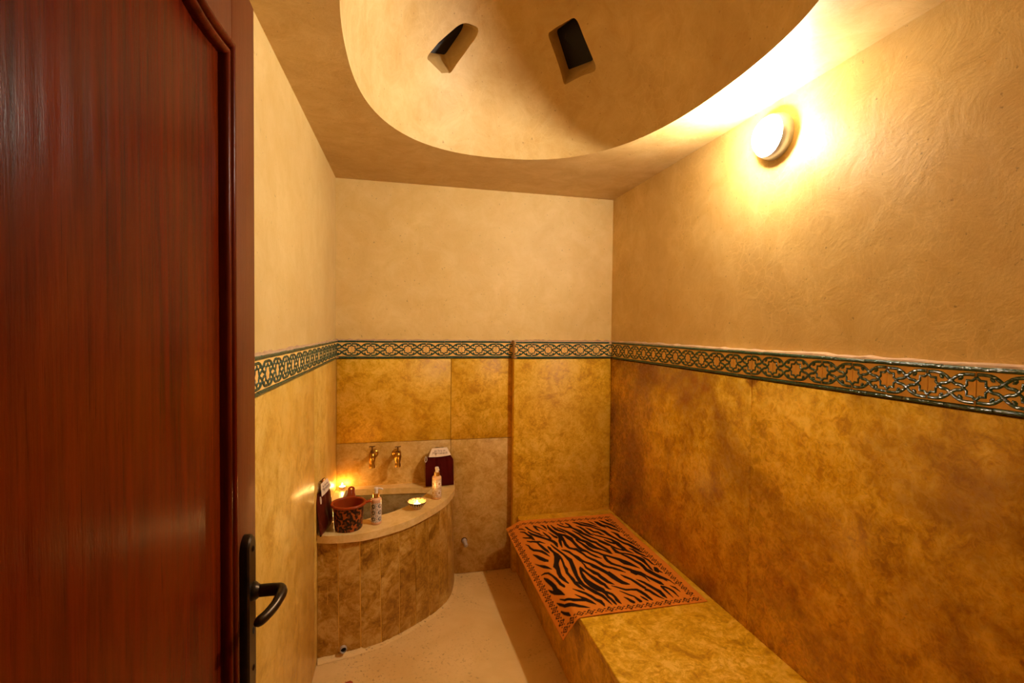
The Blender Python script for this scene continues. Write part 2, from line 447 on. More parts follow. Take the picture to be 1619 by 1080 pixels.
# ------------------------------------------------------------------ ceiling with the dome, one shell with two cut skylights
DC, DA, DB, DH, DN = (0.478, 1.55), 0.645, 0.90, 0.85, 2.35
def dome_outline(th, s=0.0):
    c, q = math.cos(th), math.sin(th)
    r = (abs(c / (DA + s)) ** DN + abs(q / (DB + s)) ** DN) ** (-1 / DN)
    return DC[0] + r * c, DC[1] + r * q
X0, X1, Y0, Y1 = PXL - 0.02, PXR + 0.02, -0.12, PYB + 0.02
def make_ceiling():
    corners = [math.atan2(y - DC[1], x - DC[0]) for x in (X0, X1) for y in (Y0, Y1)]
    ths = sorted([2 * math.pi * k / 112 - math.pi for k in range(112)] + corners)
    n = len(ths)
    V, F = [], []
    def ring(f):
        s = len(V)
        for th in ths: V.append(f(th))
        return s
    def rect(th):
        c, q = math.cos(th), math.sin(th)
        t = min([((X1 if c > 0 else X0) - DC[0]) / c if abs(c) > 1e-9 else 1e9, ((Y1 if q > 0 else Y0) - DC[1]) / q if abs(q) > 1e-9 else 1e9])
        return DC[0] + c * t, DC[1] + q * t
    def bridge(a, b):
        for k in range(n): F.append((a + k, a + (k + 1) % n, b + (k + 1) % n, b + k))
    def flat(f, dz):
        def g(th):
            x, y = f(th); return (x, y, ceil_z(x, y) + dz)
        return g
    def domering(phi, s, dz):
        def g(th):
            x0, y0 = dome_outline(th, s); c = math.cos(phi)
            z0 = ceil_z(*dome_outline(th)) + dz
            zt = 2.41 + DH + s
            w = 0.004 * math.sin(7 * th + 3 * phi) * math.sin(2 * phi)
            return (DC[0] + (x0 - DC[0]) * (c + w), DC[1] + (y0 - DC[1]) * (c + w), z0 + (zt - z0) * math.sin(phi))
        return g
    def lerp(a, b, t): return lambda th: tuple(a(th)[i] * (1 - t) + b(th)[i] * t for i in range(2))
    outl = lambda th: dome_outline(th)
    # underside, from the walls to the lip
    rings = [ring(flat(rect, 0)), ring(flat(lerp(rect, outl, 0.5), 0)), ring(flat(lerp(rect, outl, 0.9), 0)), ring(flat(outl, 0))]
    K = 30
    for k in range(1, K): rings.append(ring(domering(math.pi / 2 * k / K, 0, 0)))
    for a, b in zip(rings, rings[1:]): bridge(a, b)
    ap = len(V); V.append((DC[0], DC[1], 2.41 + DH))
    for k in range(n): F.append((rings[-1] + k, rings[-1] + (k + 1) % n, ap))
    # outer skin
    o_r = [ring(flat(rect, 0.13)), ring(flat(lambda th: dome_outline(th, 0.13), 0.13))]
    for k in range(1, 12): o_r.append(ring(domering(math.pi / 2 * k / 12, 0.13, 0.13)))
    for a, b in zip(o_r, o_r[1:]): bridge(b, a)
    ap2 = len(V); V.append((DC[0], DC[1], 2.41 + DH + 0.13))
    for k in range(n): F.append((o_r[-1] + (k + 1) % n, o_r[-1] + k, ap2))
    bridge(o_r[0], rings[0])
    o = obj('ceiling', V, F, M['plaster_dome'])
    bm = bmesh.new(); bm.from_mesh(o.data); bmesh.ops.recalc_face_normals(bm, faces=bm.faces); bm.to_mesh(o.data); bm.free()
    return o
ceiling = make_ceiling()
def rounded_quad(q, r=0.22, n=5):
    """four 3-D corners -> smooth loop of points with rounded corners"""
    q = [Vector(p) for p in q]; out = []
    for i in range(4):
        p, a, b = q[i], q[i - 1], q[(i + 1) % 4]
        rr = r[i] if isinstance(r, (list, tuple)) else r
        p0 = p.lerp(a, rr); p1 = p.lerp(b, rr)
        for k in range(n + 1):
            t = k / n
            out.append((1 - t) ** 2 * p0 + 2 * t * (1 - t) * p + t * t * p1)
    return out
HOLES = [  # outer (room side) corners, matching corners at the glass
    ([(0.098, 2.228, 2.765), (0.262, 2.218, 2.945), (0.368, 2.252, 2.945), (0.220, 2.322, 2.752)],
     [(0.090, 2.372, 2.872), (0.225, 2.330, 3.020), (0.300, 2.345, 3.022), (0.201, 2.401, 2.888)], [0.16, 0.25, 0.4, 0.08]),
    ([(0.664, 2.222, 2.952), (0.768, 2.128, 2.990), (0.898, 2.172, 2.782), (0.775, 2.297, 2.758)],
     [(0.734, 2.305, 3.025), (0.815, 2.230, 3.065), (0.925, 2.280, 2.895), (0.823, 2.372, 2.881)], [0.1, 0.14, 0.14, 0.05])]
def cut_holes():
    tmp = []
    for outer, inner, rr in HOLES:
        a = rounded_quad(outer, rr); b = rounded_quad(inner, rr)
        ca, cb = sum(a, Vector()) / len(a), sum(b, Vector()) / len(b)
        n = len(a)
        A = [p + (p - q) * 0.6 for p, q in zip(a, b)]
        B = [q + (q - p) * 0.8 for p, q in zip(a, b)]
        bm = bmesh.new()
        va = [bm.verts.new(p) for p in A]; vm = [bm.verts.new(p) for p in b]; vb = [bm.verts.new(p) for p in B]
        for u, v in ((va, vm), (vm, vb)):
            for k in range(n): bm.faces.new((u[k], u[(k + 1) % n], v[(k + 1) % n], v[k]))
        c0 = bm.verts.new(sum(A, Vector()) / n); c1 = bm.verts.new(sum(B, Vector()) / n)
        for k in range(n):
            bm.faces.new((va[(k + 1) % n], va[k], c0)); bm.faces.new((vb[k], vb[(k + 1) % n], c1))
        o = from_bm('cutter', bm, None); tmp.append(o)
        md = ceiling.modifiers.new('cut', 'BOOLEAN'); md.operation = 'DIFFERENCE'; md.solver = 'EXACT'; md.object = o
    dg = bpy.context.evaluated_depsgraph_get()
    me = bpy.data.meshes.new_from_object(ceiling.evaluated_get(dg))
    ceiling.modifiers.clear(); ceiling.data = me
    for o in tmp:
        d = o.data; bpy.data.objects.remove(o); bpy.data.meshes.remove(d)
    me.polygons.foreach_set('use_smooth', [True] * len(me.polygons))
    me.set_sharp_from_angle(angle=math.radians(28))
cut_holes()
tag(ceiling, kind='structure')
for i, (outer, inner, rr) in enumerate(HOLES):
    a = [Vector(p) for p in rounded_quad(outer, rr)]; b = [Vector(p) for p in rounded_quad(inner, rr)]
    c = sum(b, Vector()) / len(b)
    d = (c - sum(a, Vector()) / len(a)).normalized()
    n = len(b); V = []
    for s in (0.0, 0.012):
        for k, p in enumerate(b):
            V.append(c + (p - c) * 1.04 + d * s)
    F = [tuple(range(n))[::-1], tuple(range(n, 2 * n))] + [(k, (k + 1) % n, n + (k + 1) % n, n + k) for k in range(n)]
    w = tag(obj('window_%d' % (i + 1), V, F, M['night_glass']), kind='structure')

# ------------------------------------------------------------------ marble panels
G = 0.0012   # half a joint
def panel(parent, x0, x1, y0, y1, z0, z1, mat):
    return box('marble_panel', x0, x1, y0, y1, z0, z1, M[mat], parent, 0.0012, 1)
ZP = ZB - 0.004
for y0, y1 in ((-0.10, 1.24), (1.24, 2.293), (2.293, YB)):
    panel(wl, PXL, XL, y0 + G, y1 - G, 0.002, ZP, 'marble_left')
panel(wb, XL + G, 0.3065 - G, YB, PYB, 0.862 + G, ZP, 'marble_gold')
panel(wb, 0.3065 + G, 0.70, YB, PYB, 0.860 + G, ZP, 'marble_gold')
panel(wb, XL + G, 0.3075 - G, YB - 0.002, PYB, 0.002, 0.862 - G, 'marble_grey')
panel(wb, 0.3075 + G, 0.70, YB - 0.002, PYB, 0.002, 0.860 - G, 'marble_grey')
panel(wb, 0.70, XR, YB2, PYB, 0.002, ZP, 'marble_gold')
for y0, y1 in ((0.13, 0.55), (0.55, 1.662), (1.662, YB2)):
    panel(wr, XR, PXR, y0 + G, y1 - G, 0.002, ZP, 'marble_right')

# ------------------------------------------------------------------ tile border: terracotta tiles with raised green glazed strapwork
TW, TH = 0.110, 0.0835
def ribbon(bm, path, w, h, y0, taper=None):
    prof = [(-0.5, 0), (-0.38, 0.62), (-0.14, 1.0), (0.14, 1.0), (0.38, 0.62), (0.5, 0)]
    path = [Vector((p[0], p[1])) for p in path]
    prev = None
    for i, p in enumerate(path):
        d = (path[min(i + 1, len(path) - 1)] - path[max(i - 1, 0)]).normalized()
        nn = Vector((-d.y, d.x)); ww = w * (taper[i] if taper else 1)
        row = [bm.verts.new((p.x + nn.x * a * ww, y0 - b * h, p.y + nn.y * a * ww)) for a, b in prof]
        if prev:
            for k in range(len(prof) - 1): bm.faces.new((prev[k], prev[k + 1], row[k + 1], row[k]))
        prev = row
def tile_meshes():
    k = 1 / 4273.0
    t = box_bm(-TW / 2 + .0006, TW / 2 - .0006, -0.0055, 0.004, -TH / 2, TH / 2, 0.0008, 1)
    bmesh.ops.recalc_face_normals(t, faces=t.faces)
    mt = bpy.data.meshes.new('border_tile'); t.to_mesh(mt); t.free(); mt.materials.append(M['terracotta'])
    bm = bmesh.new()
    strap = [(225, 146), (150, 146), (88, 134), (40, 104), (0, 66), (-45, 34), (-90, 27), (-125, 0)]
    ringp = [(117, 0), (151, 34), (151, 83), (201, 83), (235, 120)]
    leaf = [(104, 136), (96, 108), (88, 92), (72, 82)]
    for sx in (-1, 1):
        for sy in (-1, 1):
            f = lambda q: [(a * k * sx, b * k * sy) for a, b in q]
            ribbon(bm, catmull([Vector((a, b, 0)) for a, b in f(strap)], 3), 37 * k, 0.0030, -0.0055)
            ribbon(bm, f(ringp), 30 * k, 0.0028, -0.0055)
            ribbon(bm, f(leaf), 34 * k, 0.0025, -0.0055, [0.6, 1.4, 1.1, 0.4])
    bmesh.ops.recalc_face_normals(bm, faces=bm.faces)
    for fa in bm.faces:
        if fa.normal.y > 0: fa.normal_flip()
    mg = bpy.data.meshes.new('glaze'); bm.to_mesh(mg); bm.free(); mg.materials.append(M['glaze'])
    mg.polygons.foreach_set('use_smooth', [True] * len(mg.polygons))
    bm = bmesh.new(); L = 0.104
    ribbon(bm, [(-L / 2, 0), (-L / 2 + .002, 0), (L / 2 - .002, 0), (L / 2, 0)], 0.0108, 0.0042, -0.0045, [0.8, 1, 1, 0.8])
    r = [v for v in bm.verts]
    ext = bmesh.ops.extrude_edge_only(bm, edges=[e for e in bm.edges if e.is_boundary])
    for v in [g for g in ext['geom'] if isinstance(g, bmesh.types.BMVert)]: v.co.y = 0.004
    bmesh.ops.recalc_face_normals(bm, faces=bm.faces)
    ms = bpy.data.meshes.new('border_strip'); bm.to_mesh(ms); bm.free(); ms.materials.append(M['glaze'])
    ms.polygons.foreach_set('use_smooth', [True] * len(ms.polygons)); ms.set_sharp_from_angle(angle=math.radians(60))
    return mt, mg, ms
MT, MG, MS = tile_meshes()
def border(parent, start, direction, length, rot, first=0.0, out=(0, 0)):
    """run of tiles along a wall: start (x, y), unit direction along the wall"""
    zc = (ZT + ZB) / 2
    n = int(math.ceil((length - first) / TW - 0.35))
    for i in range(n):
        s = first + TW * (i + 0.5)
        clip = None
        x = start[0] + direction[0] * s; y = start[1] + direction[1] * s
        t = bpy.data.objects.new('border_tile', MT); link(t, parent)
        j = rnd.uniform(-0.0008, 0.0008)
        t.location = (x + out[0] * j, y + out[1] * j, zc + rnd.uniform(-0.0008, 0.0008))
        t.rotation_euler = (rnd.uniform(-0.012, 0.012), 0, rot + rnd.uniform(-0.008, 0.008))
        g = bpy.data.objects.new('glaze', MG); link(g, t)
    for row, z in ((0, ZT - 0.0062), (1, ZB + 0.0062)):
        m = int(length // 0.1055)
        off = (length - m * 0.1055) * (0.3 + 0.4 * row)
        for i in range(m):
            s = off + 0.1055 * (i + 0.5)
            t = bpy.data.objects.new('border_strip', MS); link(t, parent)
            t.location = (start[0] + direction[0] * s, start[1] + direction[1] * s, z + rnd.uniform(-0.001, 0.001))
            t.rotation_euler = (rnd.uniform(-0.02, 0.02), rnd.uniform(-0.004, 0.004), rot)
border(wl, (XL - 0.001, 3.042), (0, -1), 1.87, math.pi / 2, 0.0, (1, 0))
border(wb, (XL + 0.004, YB + 0.001), (1, 0), 1.068, 0.0, -0.027, (0, 1))
border(wb, (0.703, YB2 + 0.001), (1, 0), 0.652, 0.0, -0.002, (0, 1))
border(wr, (XR + 0.001, 2.98), (0, -1), 2.45, -math.pi / 2, 0.0, (1, 0))
# bedding behind the tiles and the uneven mortar line above them
for nm, b in (('wall_left', (PXL, XL - 0.002, 1.1, YB, ZB, ZT)), ('wall_back', (XL, 0.70, YB + 0.003, PYB, ZB, ZT)),
              ('wall_back', (0.70, XR, YB2 + 0.004, PYB, ZB, ZT)), ('wall_right', (XR + 0.004, PXR, 0.4, YB2, ZB, ZT))):
    box('tile_bed', *b, M['mortar'], {'wall_left': wl, 'wall_back': wb, 'wall_right': wr}[nm])
def mortar(parent, p0, p1, outv, w=0.014, seed=0):
    r = random.Random(seed); n = 70
    V, F = [], []
    for i in range(n + 1):
        t = i / n
        x = p0[0] + (p1[0] - p0[0]) * t; y = p0[1] + (p1[1] - p0[1]) * t
        h = 0.004 + 0.004 * r.random() + (0.004 if r.random() > 0.85 else 0); d = 0.004 + 0.005 * r.random()
        for a, z in ((-0.004, -0.002), (d + w, -0.002), (d + w * .9, h * .6), (-0.004, h + 0.002)):
            V.append((x + outv[0] * a, y + outv[1] * a, ZT + z))
    for i in range(n):
        for k in range(4): F.append((i * 4 + k, i * 4 + (k + 1) % 4, i * 4 + 4 + (k + 1) % 4, i * 4 + 4 + k))
    F += [(0, 1, 2, 3), tuple(n * 4 + k for k in (3, 2, 1, 0))]
    bm = bmesh.new(); vs = [bm.verts.new(v) for v in V]
    for f in F: bm.faces.new([vs[i] for i in f])
    from_bm('mortar_line', bm, M['mortar'], parent, False)
mortar(wl, (PXL, 1.1), (PXL, YB), (1, 0), 0.002, 1)
mortar(wb, (XL, PYB), (0.70, PYB), (0, -1), 0.010, 2)
mortar(wb, (0.70, PYB), (XR, PYB), (0, -1), 0.068, 3)
mortar(wr, (PXR, 0.4), (PXR, YB), (-1, 0), 0.022, 4)

# ------------------------------------------------------------------ open door on the left
def make_door():
    XF = -0.290                      # face towards the room
    d = tag(empty('door_1', (XF, 0.15, 0.0)), kind='structure')
    loc = lambda x, y, z: (x - XF, y - 0.15, z)
    def fit(o): o.location = (-XF, -0.15, 0); return o   # parts are written in room coordinates
    ye, ys, yh0, yh1 = 1.078, 0.946, 0.15, 0.274
    zt = 2.197
    T = 0.038
    for a, b in ((ys + .0006, ye), (yh0, yh1 - .0006)):
        fit(box('stile', XF - T, XF, a, b, 0.008, zt, M['wood_stile'], d, 0.0025, 2))
    fit(box('bottom_rail', XF - T, XF, yh1, ys, 0.008, 0.24, M['wood_stile'], d, 0.002, 1))
    yc = (ys + yh1) / 2
    half = [(0.336, 2.057), (0.305, 2.054), (0.272, 2.050), (0.240, 2.047), (0.205, 2.046), (0.170, 2.049), (0.135, 2.057), (0.10, 2.068), (0.05, 2.080), (0.0, 2.084)]
    top = [(yc + a, z) for a, z in half] + [(yc - a, z) for a, z in half[-2::-1]]   # from lock side to hinge side
    rail = [(ys, zt), (yh1, zt)] + [(y, z) for y, z in top[::-1]]
    rail[2] = (yh1, rail[2][1]); rail[-1] = (ys, rail[-1][1])
    fit(plate('top_rail', rail, XF - T, XF - .0004, M['wood_stile'], d, to3=lambda a, b, h: (h, a, b)))
    pan = [(yh1 - .01, 0.23), (ys + .01, 0.23)] + [(y, z + .012) for y, z in top]
    fit(plate('panel', pan, XF - 0.026, XF - 0.010, M['wood'], d, to3=lambda a, b, h: (h, a, b)))
    # moulding of two round beads mitred round the panel
    loop = [(yh1, 0.24), (ys, 0.24)] + [(ys if i == 0 else (yh1 if i == len(top) - 1 else y), z) for i, (y, z) in enumerate(top)]
    prof = []                        # (inset from the frame edge, height proud of the face)
    prof.append((0.000, -0.012))
    def bead(c, r, hh, n=7):
        return [(c - r * math.cos(math.pi * k / n), -0.004 + hh * math.sin(math.pi * k / n)) for k in range(n + 1)]
    prof += [(0.0008, -0.010)] + bead(0.0090, 0.0075, 0.013) + [(0.0172, -0.012), (0.0182, -0.012)] + bead(0.0265, 0.0075, 0.010) + [(0.0345, -0.011), (0.036, -0.016)]
    n = len(loop); V, F = [], []
    for i in range(n):
        p, a, b = Vector(loop[i]), Vector(loop[i - 1]), Vector(loop[(i + 1) % n])
        d0, d1 = (p - a).normalized(), (b - p).normalized()
        n0, n1 = Vector((-d0.y, d0.x)), Vector((-d1.y, d1.x))
        m = (n0 + n1).normalized(); sc = 1 / max(0.35, m.dot(n0))
        for o_, h in prof:
            q = p + m * (o_ * sc); V.append((XF + h, q.x, q.y))
    k = len(prof)
    for i in range(n):
        for j in range(k - 1):
            F.append((i * k + j, i * k + j + 1, ((i + 1) % n) * k + j + 1, ((i + 1) % n) * k + j))
    bm = bmesh.new(); vs = [bm.verts.new(v) for v in V]
    for f in F: bm.faces.new([vs[i] for i in f])
    fit(from_bm('moulding', bm, M['wood'], d, True, 40))
    # long plate and lever of dark bronze
    pl_y, pl_w, z0, z1 = 1.000, 0.025, 0.862, 1.166
    out = []
    for kx in range(13):
        a = math.pi * kx / 12; out.append((math.cos(a), 1, math.sin(a)))
    for kx in range(13):
        a = math.pi + math.pi * kx / 12; out.append((math.cos(a), -1, math.sin(a)))
    V, F = [], []
    for s, h in ((1.0, 0.0), (1.0, 0.008), (0.95, 0.0125), (0.80, 0.0155)):
        for c, side, q in out:
            zc = (z1 - pl_w) if side > 0 else (z0 + pl_w)
            V.append((XF + h, pl_y + pl_w * s * c, zc + pl_w * s * q))
    m = len(out)
    for i in range(3):
        for j in range(m): F.append((i * m + j, i * m + (j + 1) % m, (i + 1) * m + (j + 1) % m, (i + 1) * m + j))
    F.append(tuple(range(3 * m, 4 * m)))
    bm = bmesh.new(); vs = [bm.verts.new(v) for v in V]
    for f in F: bm.faces.new([vs[i] for i in f])
    hp = fit(from_bm('handle_plate', bm, M['iron'], d, True, 35))
    def sub(o): return o
    for z in (1.137, 0.905):
        lathe('screw', [(0.0055, 0), (0.0055, -0.0014), (0.003, -0.0026), (0, -0.0028)], M['iron'], hp, 12, (XF + 0.0155, pl_y + .004, z), 'x')
    key = plate('keyhole_shade', [(0.0045 * math.cos(a), 0.0045 * math.sin(a)) for a in [math.pi * 2 * q / 12 for q in range(12)]], XF + 0.0150, XF + 0.0160, M['hole'], hp, to3=lambda a, b, h: (h, pl_y + .004 + a, 0.978 + b * 1.5))  # dark disc on the plate paints the shade of the opening
    zl = 1.054
    lev = [(XF + 0.012, 1.004, zl), (XF + 0.040, 1.004, zl), (XF + 0.056, 1.003, zl), (XF + 0.066, 0.998, zl + .001), (XF + 0.070, 0.984, zl + .001), (XF + 0.069, 0.966, zl + .000),
           (XF + 0.065, 0.948, zl - .004), (XF + 0.056, 0.926, zl - .008), (XF + 0.044, 0.908, zl - .011)]
    path = catmull(lev, 5)
    rad = [0.0105 if i < 14 else 0.0105 - 0.002 * math.sin(min(1, (i - 14) / 20) * math.pi / 2) for i in range(len(path))]
    rad[-1] *= 0.4; rad[-2] *= 0.8; rad[-3] *= .95
    fit(tube('lever', path, rad, M['iron'], d, 14, flat=1.15))
    lathe('rose', [(0.018, 0.0), (0.018, -0.003), (0.0145, -0.008), (0.0115, -0.012)], M['iron'], hp, 20, (XF + 0.0150, 1.004, zl), 'x')
    return d
make_door()

# ------------------------------------------------------------------ bench
BX, BZ = 0.727, 0.3665
bench = tag(empty('bench', (1.04, 1.6, 0)), 'built-in low bench of golden marble running along the right wall', 'bench')
def bfit(o): o.location = (-1.04, -1.6, 0); return o
bfit(box('bench_top', BX, XR, 0.14, YB2, BZ - 0.03, BZ, M['marble_bench'], bench, 0.005, 3))
bfit(box('front_panel', BX + 0.001, BX + 0.028, 0.14, YB2, 0.001, BZ - 0.0305, M['marble_bench'], bench, 0.001, 1))
bfit(box('core', BX + 0.028, XR - .001, 0.14, YB2 - .001, 0.001, BZ - 0.0305, M['mortar'], bench))

